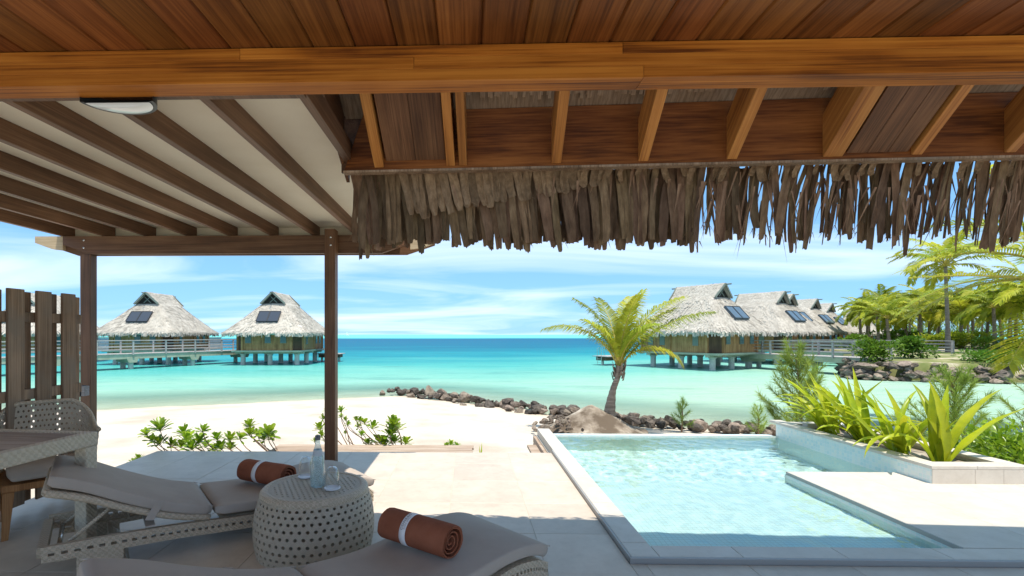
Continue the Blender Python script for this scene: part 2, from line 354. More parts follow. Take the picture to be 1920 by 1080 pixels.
# ================================================================ the setting: sea, sand, land
SEA = -1.43
SHORE = [(-90,8),(-40,12.5),(-22,15.6),(-13.7,17.9),(-5.5,21.2),(-3.2,22.3),(0.2,19.6),(3.0,17.0),(5.2,15.6),(8.3,13.8),(12,11.2),(17,8.0),(30,2)]
def shore_dist(x, y):
    """signed distance to the waterline, + on the sand"""
    best, sg = 1e9, 1
    for (ax, ay), (bx, by) in zip(SHORE, SHORE[1:]):
        ex, ey = bx-ax, by-ay; t = max(0, min(1, ((x-ax)*ex+(y-ay)*ey)/(ex*ex+ey*ey)))
        d = math.hypot(x-ax-t*ex, y-ay-t*ey)
        if d < best: best = d; sg = 1 if ex*(y-ay)-ey*(x-ax) < 0 else -1
    return best*sg
def sand_z(x, y):
    d = shore_dist(x, y)
    z = SEA + (0.062*d if d > 0 else 0.055*d)
    z = min(z, -0.62 + .01*max(0, d-13))
    if d < -6: z = SEA - .33 - (-d-6)*.05
    n = noise.noise(Vector((x*.35, y*.35, 3)))*.035 + noise.noise(Vector((x*1.4, y*1.4, 8)))*.012 + noise.noise(Vector((x*4.5, y*4.5, 1)))*.008
    mx_, my_ = 3.35, 13.0
    r = math.hypot((x-mx_)/1.15, (y-my_)/1.0)
    return max(z, -3.2) + n
mb = MB(); xs = [-60+i*.0 for i in range(0)]
xs = [-70, -55, -44, -36] + [-30+.45*i for i in range(112)] + [21, 23, 26, 30, 36]
ys = [-6, -2, 1] + [2+.4*i for i in range(60)] + [26.5, 28, 30, 33, 37, 42, 50]
vs = [(x, y, sand_z(x, y)) for y in ys for x in xs]; nx = len(xs)
mb.add(vs, [(j*nx+i, j*nx+i+1, (j+1)*nx+i+1, (j+1)*nx+i) for j in range(len(ys)-1) for i in range(nx-1)])
m, t, b, o = nodes('white_coral_sand')
v = coords(t, (1,1,1), rand=False)
n1 = N(t, 'ShaderNodeTexNoise', {'Vector': v, 'Scale': .55, 'Detail': 8, 'Roughness': .6})
n2 = N(t, 'ShaderNodeTexNoise', {'Vector': v, 'Scale': 9.0, 'Detail': 6, 'Roughness': .7})
n3 = N(t, 'ShaderNodeTexVoronoi', {'Vector': v, 'Scale': 6.0}, feature='F1')
col = ramp(t, n1.outputs['Fac'], [(.32, (.46,.395,.32)), (.5, (.59,.52,.435)), (.68, (.67,.605,.525))])
deb = ramp(t, n3.outputs['Distance'], [(.035, (.25,.2,.15)), (.05, (1,1,1))])
col = N(t, 'ShaderNodeMix', {0: .35, 6: col, 7: deb}, data_type='RGBA', blend_type='MULTIPLY').outputs[2]
# wet sand just above the waterline
sp = N(t, 'ShaderNodeSeparateXYZ', {0: v})
wet = N(t, 'ShaderNodeMapRange', {0: sp.outputs[2], 1: SEA+.02, 2: SEA+.085, 3: .62, 4: 0.0})
wet2 = N(t, 'ShaderNodeMapRange', {0: sp.outputs[2], 1: SEA-.14, 2: SEA-.02, 3: .12, 4: 1.0})
wet = N(t, 'ShaderNodeMath', {0: wet.outputs[0], 1: wet2.outputs[0]}, operation='MULTIPLY')
col = N(t, 'ShaderNodeMix', {0: wet.outputs[0], 6: col, 7: (.50,.42,.32,1)}, data_type='RGBA').outputs[2]
t.links.new(col, b.inputs['Base Color']); b.inputs['Roughness'].default_value = .9; b.inputs['Specular IOR Level'].default_value = .2
bumpit(t, b, n2.outputs['Fac'], .8, .06)
tag(mb.build('beach', m, smooth=True), kind='structure')

# lagoon: water body colour follows its depth zones (distance offshore), clear by the sand
m, t, b, o = nodes('lagoon_water')
geo = N(t, 'ShaderNodeNewGeometry'); P = geo.outputs['Position']
warp = N(t, 'ShaderNodeTexNoise', {'Vector': N(t, 'ShaderNodeVectorMath', {0: P, 1: (.030,.075,0)}, operation='MULTIPLY').outputs[0], 'Scale': 1.0, 'Detail': 5})
sp = N(t, 'ShaderNodeSeparateXYZ', {0: P})
# distance from the beach corner, less on the shallow right side
xr = N(t, 'ShaderNodeMapRange', {0: sp.outputs[0], 1: 2.0, 2: 30.0, 3: 0.0, 4: -16.0})
xl = N(t, 'ShaderNodeMapRange', {0: sp.outputs[0], 1: -40.0, 2: -5.0, 3: 6.0, 4: 0.0})
d0 = N(t, 'ShaderNodeMath', {0: sp.outputs[1], 1: xr.outputs[0]}, operation='ADD')
d1 = N(t, 'ShaderNodeMath', {0: d0.outputs[0], 1: xl.outputs[0]}, operation='ADD')
wa = N(t, 'ShaderNodeMath', {0: warp.outputs['Fac'], 1: .5}, operation='SUBTRACT')
amp = N(t, 'ShaderNodeMapRange', {0: sp.outputs[1], 1: 60.0, 2: 250.0, 3: 1.1, 4: 0.05})
wb = N(t, 'ShaderNodeMath', {0: wa.outputs[0], 1: amp.outputs[0]}, operation='MULTIPLY')
wc = N(t, 'ShaderNodeMath', {0: wb.outputs[0], 1: 1.0}, operation='ADD')
d2 = N(t, 'ShaderNodeMath', {0: d1.outputs[0], 1: wc.outputs[0]}, operation='MULTIPLY')
dm = N(t, 'ShaderNodeMath', {0: d2.outputs[0], 1: 1.0}, operation='MAXIMUM')
lg = N(t, 'ShaderNodeMath', {0: dm.outputs[0], 1: 10.0}, operation='LOGARITHM')
fac = N(t, 'ShaderNodeMapRange', {0: lg.outputs[0], 1: 1.2, 2: 3.2})     # 16 m .. 1600 m
def dpos(mm): return (math.log10(mm)-1.2)/2.0
WATER = [(dpos(17), (.36,.53,.41)), (dpos(24), (.28,.50,.40)), (dpos(32), (.18,.45,.375)), (dpos(44), (.07,.365,.345)), (dpos(64), (.012,.235,.29)), (dpos(110), (.004,.135,.225)), (dpos(290), (.003,.105,.21)), (dpos(340), (.02,.25,.33)), (dpos(390), (.13,.54,.5)), (dpos(1400), (.15,.55,.52))]
col = ramp(t, fac.outputs[0], WATER)
pn = N(t, 'ShaderNodeTexNoise', {'Vector': N(t, 'ShaderNodeVectorMath', {0: P, 1: (.10,.22,0)}, operation='MULTIPLY').outputs[0], 'Scale': 1.0, 'Detail': 6, 'Roughness': .6})
pf = N(t, 'ShaderNodeMapRange', {0: pn.outputs['Fac'], 1: .56, 2: .72, 3: 0.0, 4: .38})
col = N(t, 'ShaderNodeMix', {0: pf.outputs[0], 6: col, 7: (.03,.16,.17,1)}, data_type='RGBA').outputs[2]
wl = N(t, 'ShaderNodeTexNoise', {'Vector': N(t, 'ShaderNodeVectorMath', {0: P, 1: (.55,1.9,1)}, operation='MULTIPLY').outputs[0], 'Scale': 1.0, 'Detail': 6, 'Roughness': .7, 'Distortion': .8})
wlc = ramp(t, wl.outputs['Fac'], [(.30, (.80,.86,.88)), (.5, (1,1,1)), (.70, (1.0,1.0,1.0))])  # wave shading painted into the water colour as darker streaks
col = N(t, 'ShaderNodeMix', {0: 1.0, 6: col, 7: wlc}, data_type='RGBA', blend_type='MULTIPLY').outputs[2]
rip = N(t, 'ShaderNodeTexNoise', {'Vector': N(t, 'ShaderNodeVectorMath', {0: P, 1: (1.1,2.6,1)}, operation='MULTIPLY').outputs[0], 'Scale': 1.0, 'Detail': 8, 'Roughness': .7})
rip2 = N(t, 'ShaderNodeTexNoise', {'Vector': N(t, 'ShaderNodeVectorMath', {0: P, 1: (.16,.55,1)}, operation='MULTIPLY').outputs[0], 'Scale': 1.0, 'Detail': 3})
hs = N(t, 'ShaderNodeMath', {0: rip2.outputs['Fac'], 1: 2.2, 2: rip.outputs['Fac']}, operation='MULTIPLY_ADD')
bn = N(t, 'ShaderNodeBump', {'Strength': .8, 'Distance': .22, 'Height': hs.outputs[0]})
dif = N(t, 'ShaderNodeBsdfDiffuse', {0: col, 'Normal': bn.outputs[0]})
tra = N(t, 'ShaderNodeBsdfTransparent', {0: (.86,.97,.93,1)})
offs = N(t, 'ShaderNodeAttribute', attribute_name='offshore')
clear = N(t, 'ShaderNodeMapRange', {0: offs.outputs['Fac'], 1: .2, 2: 7.0, 3: .88, 4: 0.0})
body = N(t, 'ShaderNodeMixShader', {0: clear.outputs[0], 1: dif.outputs[0], 2: tra.outputs[0]})
glo = N(t, 'ShaderNodeBsdfGlossy', {'Roughness': .12, 'Normal': bn.outputs[0]})
fr = N(t, 'ShaderNodeFresnel', {'IOR': 1.33, 'Normal': bn.outputs[0]})
ff = N(t, 'ShaderNodeMath', {0: fr.outputs[0], 1: .30}, operation='MULTIPLY')
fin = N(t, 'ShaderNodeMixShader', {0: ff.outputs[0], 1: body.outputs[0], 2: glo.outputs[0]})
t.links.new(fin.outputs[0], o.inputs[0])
xs = [-9000,-2000,-500,-150,-90] + [-60+1.25*i for i in range(97)] + [90,150,500,2000,9000]
ys = [2,4,6] + [7+1.0*i for i in range(50)] + [62,75,100,160,300,800,2500,9000]; nx = len(xs); mb = MB()
mb.add([(x,y,SEA) for y in ys for x in xs], [(j*nx+i, j*nx+i+1, (j+1)*nx+i+1, (j+1)*nx+i) for j in range(len(ys)-1) for i in range(nx-1)])
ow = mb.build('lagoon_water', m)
at_ = ow.data.attributes.new('offshore', 'FLOAT', 'POINT')          # metres from the waterline: how deep the water is
at_.data.foreach_set('value', [max(0, min(60, -shore_dist(x, y))) for y in ys for x in xs])
tag(ow, kind='structure')

# land with the palm garden on the right
def land_z(x, y, e):
    return -.35 + .12*noise.noise(Vector((x*.2, y*.2, 5))) + min(.25, e*.02)
LAND = [(24.6,31.2),(28,29.6),(33,28.6),(40,27.6),(60,25),(110,22),(160,90),(90,120),(62,92),(47,66),(36,48),(30.5,40),(27,35.5)]
mb = MB(); n = len(LAND); cxl, cyl = 60, 55
rings = []
for k in range(9):
    s = 1 - k/9
    rings.append([(cxl+(x-cxl)*s, cyl+(y-cyl)*s) for x, y in LAND])
vs = [(x, y, SEA-.6) for x, y in LAND] + [(x, y, land_z(x, y, k*4)) for k, r in enumerate(rings) for x, y in r] + [(cxl, cyl, 0)]
fs = [(k*n+i, k*n+(i+1)%n, (k+1)*n+(i+1)%n, (k+1)*n+i) for k in range(9) for i in range(n)] + [(9*n+i, 9*n+(i+1)%n, 10*n) for i in range(n)]
mb.add(vs, fs)
M_land = mottled('garden_ground', [(.35,(.10,.14,.03)), (.5,(.22,.22,.09)), (.62,(.5,.44,.34))], scale=.35, detail=9, rough=.95, bump=.4, bdist=.1)
tag(mb.build('garden_ground', M_land, smooth=True), kind='structure')

# ---------------------------------------------------------------- rocks
def rock_mesh(seed, mat):
    r = random.Random(seed); bm = bmesh.new(); bmesh.ops.create_icosphere(bm, subdivisions=2, radius=1)
    planes = [(Vector((r.gauss(0,1), r.gauss(0,1), r.gauss(0,1))).normalized(), r.uniform(.42,.78)) for _ in range(15)]
    for v_ in bm.verts:
        for nn, d in planes:
            k = v_.co.dot(nn)
            if k > d: v_.co -= nn*(k-d)*.98
        v_.co *= 1 + .05*noise.noise(v_.co*2.2+Vector((seed,0,0)))
    me = bpy.data.meshes.new('rock'); bm.to_mesh(me); bm.free(); me.materials.append(mat)
    me.polygons.foreach_set('use_smooth', [False]*len(me.polygons)); return me
ROCKS = [rock_mesh(i, M_rock if i % 3 else M_rockl) for i in range(10)]
ROCKL = [rock_mesh(20+i, M_rockl if i % 4 else M_rock) for i in range(10)]
def rock(parent, p, s, pool, r, flat=.75):
    q = Vector(p) - wloc(parent)
    put(r.choice(pool), 'rock', parent, q, (r.uniform(-.4,.4), r.uniform(-.4,.4), r.uniform(0,6.3)), (s*r.uniform(.8,1.35), s*r.uniform(.75,1.1), s*flat*r.uniform(.75,1.15)))
r = random.Random(3)
g = tag(empty('rock_groyne', (-.5, 19.8, SEA)), 'low line of dark volcanic rocks running out from the sand into the lagoon', 'rocks')
for k in range(165):
    u = k/164; p = smoothpath([(-3.4,22.7),(-1.2,21.0),(1.0,18.9),(3.1,16.9),(4.6,16.0)], 40)[min(40, int(u*40))]
    wid = .25 + .35*min(1, u*1.6)
    x, y = p.x + r.gauss(0, wid*.8), p.y + r.gauss(0, wid*.8)
    s = r.uniform(.10, .30) * (1.25 if r.random() < .2 else 1)
    rock(g, (x, y, SEA + .06 + .24*math.exp(-((x-p.x)**2+(y-p.y)**2)/.25)*r.uniform(.4,1)), s, ROCKS, r)
g = tag(empty('rock_bank', (7, 14.3, SEA)), 'bank of brown rocks between the palm mound and the pool planter', 'rocks')
for k in range(130):
    u = k/129; p = smoothpath([(4.7,15.2),(6.0,14.3),(7.4,13.5),(9.2,12.6),(10.6,11.6)], 40)[min(40, int(u*40))]
    x, y = p.x + r.gauss(0,.3), p.y + r.gauss(0,.28)
    rock(g, (x, y, SEA + .14 + .14*r.random()), r.uniform(.10,.28), ROCKS, r)
# seawall of boulders under the garden
g = tag(empty('boulder_seawall', (29, 30, SEA)), 'seawall of piled brown boulders below the palm garden', 'seawall')
EDGE = smoothpath([(27.2,35.6,0),(25.6,33,0),(24.6,31.0,0),(26.5,29.9,0),(30,28.9,0),(34,28.1,0),(38.5,27.4,0)], 60)
for k in range(280):
    u = r.random(); p = EDGE[int(u*60)]; q = EDGE[min(60, int(u*60)+1)]; p = p.lerp(q, r.random())
    row = r.random(); off = Vector((p.x-60, p.y-55, 0)).normalized()
    pos = p + off*(.75*(1-row)-.1) + Vector((r.gauss(0,.12), r.gauss(0,.12), SEA + .05 + row*.98))
    rock(g, pos, r.uniform(.24,.46), ROCKL, r, .62)

# mound of sand and dug soil that carries the small palm
mb = MB(); nn_, mm_ = 40, 14; cx_, cy_ = 3.25, 12.85
vs = []
for j in range(mm_+1):
    for i in range(nn_):
        a = i*2*PI/nn_; rr = j/mm_
        x = cx_ + math.cos(a)*rr*1.4; y = cy_ + math.sin(a)*rr*1.25
        h = .56*(math.cos(rr*PI)+1)/2 + .10*noise.noise(Vector((x*2.3, y*2.3, 0)))*(1-rr) + .05*noise.noise(Vector((x*7, y*7, 0)))*(1-rr*.6)
        vs.append((x, y, -1.12 + h))
mb.add(vs, [(j*nn_+i, j*nn_+(i+1)%nn_, (j+1)*nn_+(i+1)%nn_, (j+1)*nn_+i) for j in range(mm_) for i in range(nn_)])
tag(mb.build('sand_mound', M_soil, smooth=True), kind='structure')
g = tag(empty('rubble_heap', (2.2, 12.3, -1.1)), 'small heap of clods and stones on the side of the palm mound', 'rubble')
for k in range(46):
    x, y = 2.15 + r.gauss(0,.33), 12.35 + r.gauss(0,.28)
    rock(g, (x, y, -1.02 + .28*math.exp(-((x-2.4)**2+(y-12.5)**2)*3)), r.uniform(.04,.12), ROCKL, r)

# ================================================================ deck and pool
TX0, TY0, TS = -.142, 5.156, .6
deck = MB().box(-3.64, .965, -4, 5.65, -.7, -.0030).build('terrace_deck', M_grout); tag(deck, kind='structure')
deck2 = MB().box(.966, 9, -4, 2.925, -.7, -.0032).build('terrace_walk', M_grout); tag(deck2, kind='structure')
TILE = {}
def tiles(parent, x0, x1, y0, y1, ztop, ox, oy, s, mat, name='tile', th=.0025, gap=.0018):
    i0, i1 = math.floor((x0-ox)/s), math.ceil((x1-ox)/s); j0, j1 = math.floor((y0-oy)/s), math.ceil((y1-oy)/s)
    for i in range(i0, i1):
        for j in range(j0, j1):
            a, b_, c, d = max(x0, ox+i*s), min(x1, ox+(i+1)*s), max(y0, oy+j*s), min(y1, oy+(j+1)*s)
            if b_-a < .03 or d-c < .03: continue
            k = (round(b_-a, 3), round(d-c, 3), mat.name, th)
            if k not in TILE:
                w_, h_ = (b_-a)/2-gap, (d-c)/2-gap; e = .0015
                TILE[k] = MB().add([(-w_,-h_,-th),(w_,-h_,-th),(w_,h_,-th),(-w_,h_,-th),(-w_,-h_,-e),(w_,-h_,-e),(w_,h_,-e),(-w_,h_,-e),(-w_+e,-h_+e,0),(w_-e,-h_+e,0),(w_-e,h_-e,0),(-w_+e,h_-e,0)],
                    [(0,1,5,4),(1,2,6,5),(2,3,7,6),(3,0,4,7),(4,5,9,8),(5,6,10,9),(6,7,11,10),(7,4,8,11),(8,9,10,11)]).mesh('tile', mat)
            put(TILE[k], name, parent, ((a+b_)/2, (c+d)/2, ztop + rnd.uniform(-.0006,.0006)))
tiles(deck, -3.64, .965, -.65, 5.65, 0, TX0, TY0, TS, M_tile)
tiles(deck2, .966, 7.5, -.65, 2.925, 0, TX0, TY0, TS, M_tile)

# pool basin
def mosaic(name, c1, c2, c3, s=27.0):
    m, t, b, o = nodes(name)
    v = N(t, 'ShaderNodeVectorMath', {0: N(t, 'ShaderNodeNewGeometry').outputs['Position'], 1: (s, s, s)}, operation='MULTIPLY').outputs[0]
    v = N(t, 'ShaderNodeVectorMath', {0: v, 1: (.37,.37,.37)}, operation='ADD').outputs[0]
    fl = N(t, 'ShaderNodeVectorMath', {0: v}, operation='FLOOR').outputs[0]
    wn_ = N(t, 'ShaderNodeTexWhiteNoise', {'Vector': fl}, noise_dimensions='3D')
    col = ramp(t, wn_.outputs[0], [(.1, c1), (.5, c2), (.9, c3)])
    fr_ = N(t, 'ShaderNodeVectorMath', {0: v}, operation='FRACTION').outputs[0]
    sx_ = N(t, 'ShaderNodeSeparateXYZ', {0: fr_})
    nm = N(t, 'ShaderNodeSeparateXYZ', {0: N(t, 'ShaderNodeNewGeometry').outputs['Normal']})
    acc = None
    for i in range(3):
        d_ = N(t, 'ShaderNodeMath', {0: sx_.outputs[i], 1: .5}, operation='SUBTRACT'); a_ = N(t, 'ShaderNodeMath', {0: d_.outputs[0]}, operation='ABSOLUTE')
        g_ = N(t, 'ShaderNodeMath', {0: a_.outputs[0], 1: .43}, operation='GREATER_THAN')
        na = N(t, 'ShaderNodeMath', {0: nm.outputs[i]}, operation='ABSOLUTE'); nl = N(t, 'ShaderNodeMath', {0: na.outputs[0], 1: .5}, operation='LESS_THAN')
        k_ = N(t, 'ShaderNodeMath', {0: g_.outputs[0], 1: nl.outputs[0]}, operation='MULTIPLY')
        acc = k_ if acc is None else N(t, 'ShaderNodeMath', {0: acc.outputs[0], 1: k_.outputs[0]}, operation='MAXIMUM')
    col = N(t, 'ShaderNodeMix', {0: acc.outputs[0], 6: col, 7: (.72,.74,.72,1)}, data_type='RGBA').outputs[2]
    t.links.new(col, b.inputs['Base Color']); b.inputs['Roughness'].default_value = .15
    inv = N(t, 'ShaderNodeMath', {0: 1.0, 1: acc.outputs[0]}, operation='SUBTRACT')
    bumpit(t, b, inv.outputs[0], .5, .002)
    return m
M_mos = mosaic('pearl_mosaic', (.55,.69,.68), (.63,.73,.70), (.71,.75,.68))
M_mosd = mosaic('pale_aqua_mosaic', (.80,.88,.88), (.84,.90,.895), (.87,.90,.885))
pool = tag(empty('plunge_pool', (1.2, 3.2, 0)), 'small turquoise plunge pool with pale stone coping sunk in the deck', 'pool')
PX0, PX1, PXM, PY0, PYM, PY1 = 1.155, 4.15, 3.09, 3.115, 4.82, 6.62
ZB, ZD, WZ = -.22, -.75, -.022
mb = MB()
def wallq(a, b_, z0, z1): mb.add([(a[0],a[1],z0),(b_[0],b_[1],z0),(b_[0],b_[1],z1),(a[0],a[1],z1)], [(0,1,2,3)])
zt = .004
for a, b_ in (((PX0,PY1),(PX0,PY0)), ((PX0,PY0),(PXM,PY0)), ((PXM,PY0),(PXM,PYM)), ((PXM,PYM),(PX1,PYM)), ((PX1,PYM),(PX1,PY1)), ((PX1,PY1),(PX0,PY1))):
    wallq(a, b_, ZD, zt)
mb.add([(PX0,PYM-.02,ZB),(PXM,PYM-.02,ZB),(PXM,PYM-.02,ZD),(PX0,PYM-.02,ZD)], [(0,1,2,3)])
mb.build('basin_wall', M_mos, pool, world=True)
MB().add([(PX0,PY0,ZB),(PXM,PY0,ZB),(PXM,PYM-.02,ZB),(PX0,PYM-.02,ZB)], [(0,1,2,3)]).build('shallow_bench', M_mosd, pool, world=True)
MB().add([(PX0,PYM-.02,ZD),(PX1,PYM-.02,ZD),(PX1,PY1,ZD),(PX0,PY1,ZD)], [(0,1,2,3)]).build('basin_floor', M_mosd, pool, world=True)
# overflow weir at the far end
MB().box(PX0+.003, PX1-.003, PY1+.002, PY1+.17, -1.6, -.006).build('overflow_weir', M_mos, pool, world=True, bevel=.01)
MB().box(.97, PX1, PY1+.172, PY1+.30, -1.7, -.2).build('outer_wall', M_coping, pool, world=True)
# coping stones, raised a little above the deck
CZ = .030
def stone(x0, x1, y0, y1, z0=-.06, z1=CZ, parent=pool, name='coping_stone'):
    return MB().box(x0+.0015, x1-.0015, y0+.0015, y1-.0015, z0, z1).build(name, M_coping, parent, world=True, bevel=.004)
ycur = 2.955
for k, L in enumerate((.20, .75, .75, .75, .75, .80)): stone(.985, PX0, ycur, ycur+L); ycur += L
xcur = PX0
for k, L in enumerate((.50, .62, .62, .62, .62, .62, .62, .62)): stone(xcur, xcur+L, 2.955, PY0); xcur += L
MB().box(.968, .984, 2.937, 5.66, -.02, CZ+.003).build('edge_trim', M_metal, pool, world=True, bevel=.004)
MB().box(.968, 7.0, 2.930, 2.953, -.02, CZ+.003).build('edge_trim', M_metal, pool, world=True, bevel=.004)
MB().box(.970, PX0-.002, PY0-.1, PY1+.30, -1.7, -.061).build('side_wall', M_coping, pool, world=True)
# mosaic lip on the right-hand deck
MB().box(PXM+.002, PXM+.012, PY0+.003, PYM-.014, -.05, CZ+.002).build('edge_trim', M_metal, pool, world=True)
# right-hand deck
deck3 = MB().box(PXM+.013, 8.5, PY0+.002, PYM-.002, -.7, CZ-.0032).build('pool_deck', M_coping); tag(deck3, kind='structure')
tiles(deck3, PXM+.014, 8.0, PY0+.002, PYM-.003, CZ, PXM, PYM-.6, .6, M_coping)
# pool water: a finely rippled surface that refracts the sun on to the mosaic
m, t, b, o = nodes('pool_water')
gl = N(t, 'ShaderNodeBsdfGlass', {'Color': (.83,.98,.96,1), 'Roughness': 0.0, 'IOR': 1.33}); t.links.new(gl.outputs[0], o.inputs[0])
mb = MB(); st_ = .02
def wavez(x, y):
    v_ = Vector((x, y, 0)); return WZ + .0050*noise.noise(Vector((x*4.2, y*4.2, 2))) + .0030*noise.noise(Vector((x*9+3, y*8, 5))) + .0008*noise.noise(Vector((x*22, y*20, 7)))
nxw = int((PX1-PX0)/st_); nyw = int((PY1-PY0)/st_); idx = {}
def wv(i, j):
    if (i, j) not in idx:
        x = PX0+.001+(PX1-PX0-.002)*i/nxw; y = PY0+.001+(PY1-PY0-.002)*j/nyw; idx[(i, j)] = len(mb.v); mb.v.append((x, y, wavez(x, y)))
    return idx[(i, j)]
jm = int((PYM-PY0)/st_); im = int((PXM-PX0)/st_)
for j in range(nyw):
    for i in range(nxw if j > jm else im): mb.f.append((wv(i, j), wv(i+1, j), wv(i+1, j+1), wv(i, j+1)))
pw_ = mb.build('pool_water', m, smooth=True); tag(pw_, kind='structure')
pw_.cycles.is_caustics_caster = True
for o_ in pool.children:
    if o_.name.split('.')[0] in ('basin_wall', 'basin_floor', 'shallow_bench'): o_.cycles.is_caustics_receiver = True
sun_l.cycles.is_caustics_light = True; cy.caustics_refractive = True
# timber cladding on the outside of the pool wall
clad = tag(empty('timber_cladding', (.93, 6.2, -.5)), 'weathered horizontal boards cladding the pool wall above the sand', 'cladding')
for k in range(8):
    MB().box(.925, .966, 5.66, 6.93, -.075-.1*k-.085, -.075-.1*k+.005).build('board', M_step, clad, world=True, bevel=.006)
MB().box(.82, .922, 5.66, 5.78, -.9, -.16).build('end_post', M_step, clad, world=True, bevel=.006)
MB().box(.80, .924, 5.66, 6.6, -.159, -.12).build('cap_board', M_step, clad, world=True, bevel=.006)

# wooden step beyond the deck
step = tag(empty('timber_step', (-1.3, 6.2, -.6)), 'weathered boardwalk step beyond the far edge of the tiled deck', 'step')
for k in range(7):
    MB().box(-2.63 + .012*(k%2), .08 - .01*(k%3), 5.67+.155*k, 5.67+.155*k+.147, -.20, -.165).build('board', M_step, step, world=True, bevel=.006)
MB().box(-2.6, .05, 5.7, 6.7, -.75, -.202).build('frame', M_step, step, world=True)

# ---------------------------------------------------------------- planter wall
pl = tag(empty('planter_wall', (4.57, 5.5, 0)), 'raised stone planter with mosaic pool face beside the plunge pool', 'planter')
A0, A1, B0, B1, PT = 4.152, 5.02, 4.45, 6.66, .190
MB().box(A0, A0+.10, B0+.004, B1, -1.2, PT-.0305).build('mosaic_wall', M_mos, pl, world=True)
MB().box(A1-.12, A1-.004, B0+.102, B1-.102, -1.2, PT-.0305).build('side_wall', M_coping, pl, world=True)
MB().box(A0+.101, A1-.004, B1-.10, B1-.003, -1.2, PT-.0305).build('end_wall', M_coping, pl, world=True)
MB().box(A0+.101, A1-.004, B0+.02, B0+.10, -1.2, PT-.0305).build('front_wall', M_coping, pl, world=True)
for a, b_ in ((A0+.002, 4.53), (4.53, 4.78), (4.78, A1)): MB().box(a+.001, b_-.001, B0-.002, B0+.0185, -.3, PT-.031).build('facing_tile', M_coping, pl, world=True, bevel=.002)
ycur = B0+.155
for L in (.62, .62, .62, .495-.155): MB().box(A0-.003, A0+.15, ycur, ycur+L-.003, PT-.03, PT).build('cap_stone', M_coping, pl, world=True, bevel=.003); MB().box(A1-.15, A1+.003, ycur, ycur+L-.003, PT-.03, PT).build('cap_stone', M_coping, pl, world=True, bevel=.003); ycur += L
for a, b_ in ((A0-.003, 4.55), (4.55, A1+.003)): MB().box(a, b_-.002, B0-.003, B0+.152, PT-.03, PT).build('cap_stone', M_coping, pl, world=True, bevel=.003)
MB().box(A0+.152, A1-.152, B1-.15, B1, PT-.03, PT).build('cap_stone', M_coping, pl, world=True, bevel=.003)
MB().box(A0+.101, A1-.121, B0+.101, B1-.101, -.6, PT-.07).build('soil', M_soil, pl, world=True)
MB().box(4.36, 4.46, 6.35, 6.45, PT-.07, PT+.03).build('stone_block', M_coping, pl, world=True, bevel=.005)

# ================================================================ porch roof
# main beam: bottom z 2.363, front face at depth 1.95
BZ0, BZ1, BY0, BY1 = 2.360, 2.497, 1.90, 2.0
beam = tag(empty('roof_beam', (0, 2.0, BZ0)), 'long varnished laminated pine beam carrying the plank ceiling', 'beam')
lam = [(BZ0, BZ0+.045), (BZ0+.0455, BZ0+.093), (BZ0+.0935, BZ1)]
cuts = [(-5, .68, 5), (-5, -.21, 5), (-5, -.9, .60, 5)]
for (z0, z1), cs in zip(lam, cuts):
    for a, b_ in zip(cs, cs[1:]):
        MB().box(a+.0006, b_-.0006, BY0 + rnd.uniform(0,.0012), BY1, z0, z1).build('lamination', M_beam, beam, loc=(0,0,0), world=True, bevel=.0015)
ceil_ = tag(MB().box(-5, 5, 0, BY1+.02, BZ1+.028, BZ1+.05).build('porch_ceiling', M_black), kind='structure')
PWD = .166
me_pl = MB().add(*(lambda w_, l_: ([(-w_,-l_,.008),(w_,-l_,.008),(w_,l_,.008),(-w_,l_,.008),(-w_+.007,-l_,0),(w_-.007,-l_,0),(w_-.007,l_,0),(-w_+.007,l_,0),(-w_,-l_,.02),(w_,-l_,.02),(w_,l_,.02),(-w_,l_,.02)],
        [(4,7,6,5),(0,3,7,4),(1,5,6,2),(0,4,5,1),(3,2,6,7),(0,8,11,3),(1,2,10,9),(8,9,10,11)]))(PWD/2-.0006, 1.0)).mesh('plank', M_ceil)
for k in range(-29, 31):
    put(me_pl, 'plank', ceil_, (-.045 + PWD*k, BY1-.03-1.0, BZ1+.004+rnd.uniform(0,.0015)))

ceil_.rotation_euler = (0,0,R(-.45)); beam.rotation_euler = (0,0,R(-.45))
# thatched eave: fascia, rafters, boards, leaves
FZ = 2.347
FL = at(645, 320, .98*F/307); FR = at(1960, 289, .98*F/338)
FL.z = FR.z = FZ
fdir = (FR-FL).normalized(); fnor = Vector((-fdir.y, fdir.x, 0))       # outward
if fnor.y < 0: fnor = -fnor
eave = tag(empty('thatched_eave', (FL+FR)/2), 'thatched roof eave with amber rafters and a hanging fringe of dry leaves', 'roof eave')
SL = .79                                                                # pitch
def along(u): return FL + fdir*u
FLEN = (FR-FL).length + .5
def u_at(px, py, dguess=2.8):
    """distance along the fascia of the picture column px"""
    best = min(range(0, 5200), key=lambda k: abs(((lambda q: CX+F*(q.dot(RT))/(q.dot(FW)))(along(k*.001)-C0))-px))
    return best*.001
FEND = FLEN + 2.2
eb = MB()
def slab(mb, p, q, n_, th, z0, z1, cut=0):
    d = (q-p)
    vs = []
    for pt, zz in ((p, 0), (q, 1)):
        for k in (0, th):
            for z in (z0, z1): vs.append(Vector((pt.x, pt.y, z)) + n_*k)
    if cut: vs[1] += d.normalized()*cut; vs[3] += d.normalized()*cut
    mb.add(vs, [(0,4,5,1),(3,7,6,2),(1,5,7,3),(2,6,4,0),(0,1,3,2),(6,7,5,4)])
slab(eb, along(0), along(FEND), fnor, .035, FZ, FZ+.345, cut=.12)
eb.build('fascia_board', M_fascia, eave, world=True, bevel=.003)
eb = MB(); slab(eb, along(-.03)+fnor*.045, along(.30)+fnor*.045, fnor, .02, FZ+.004, FZ+.46); eb.build('void_plate', M_darkbd, eave, world=True)  # added dark plate for the shaded void behind the cut fascia corner
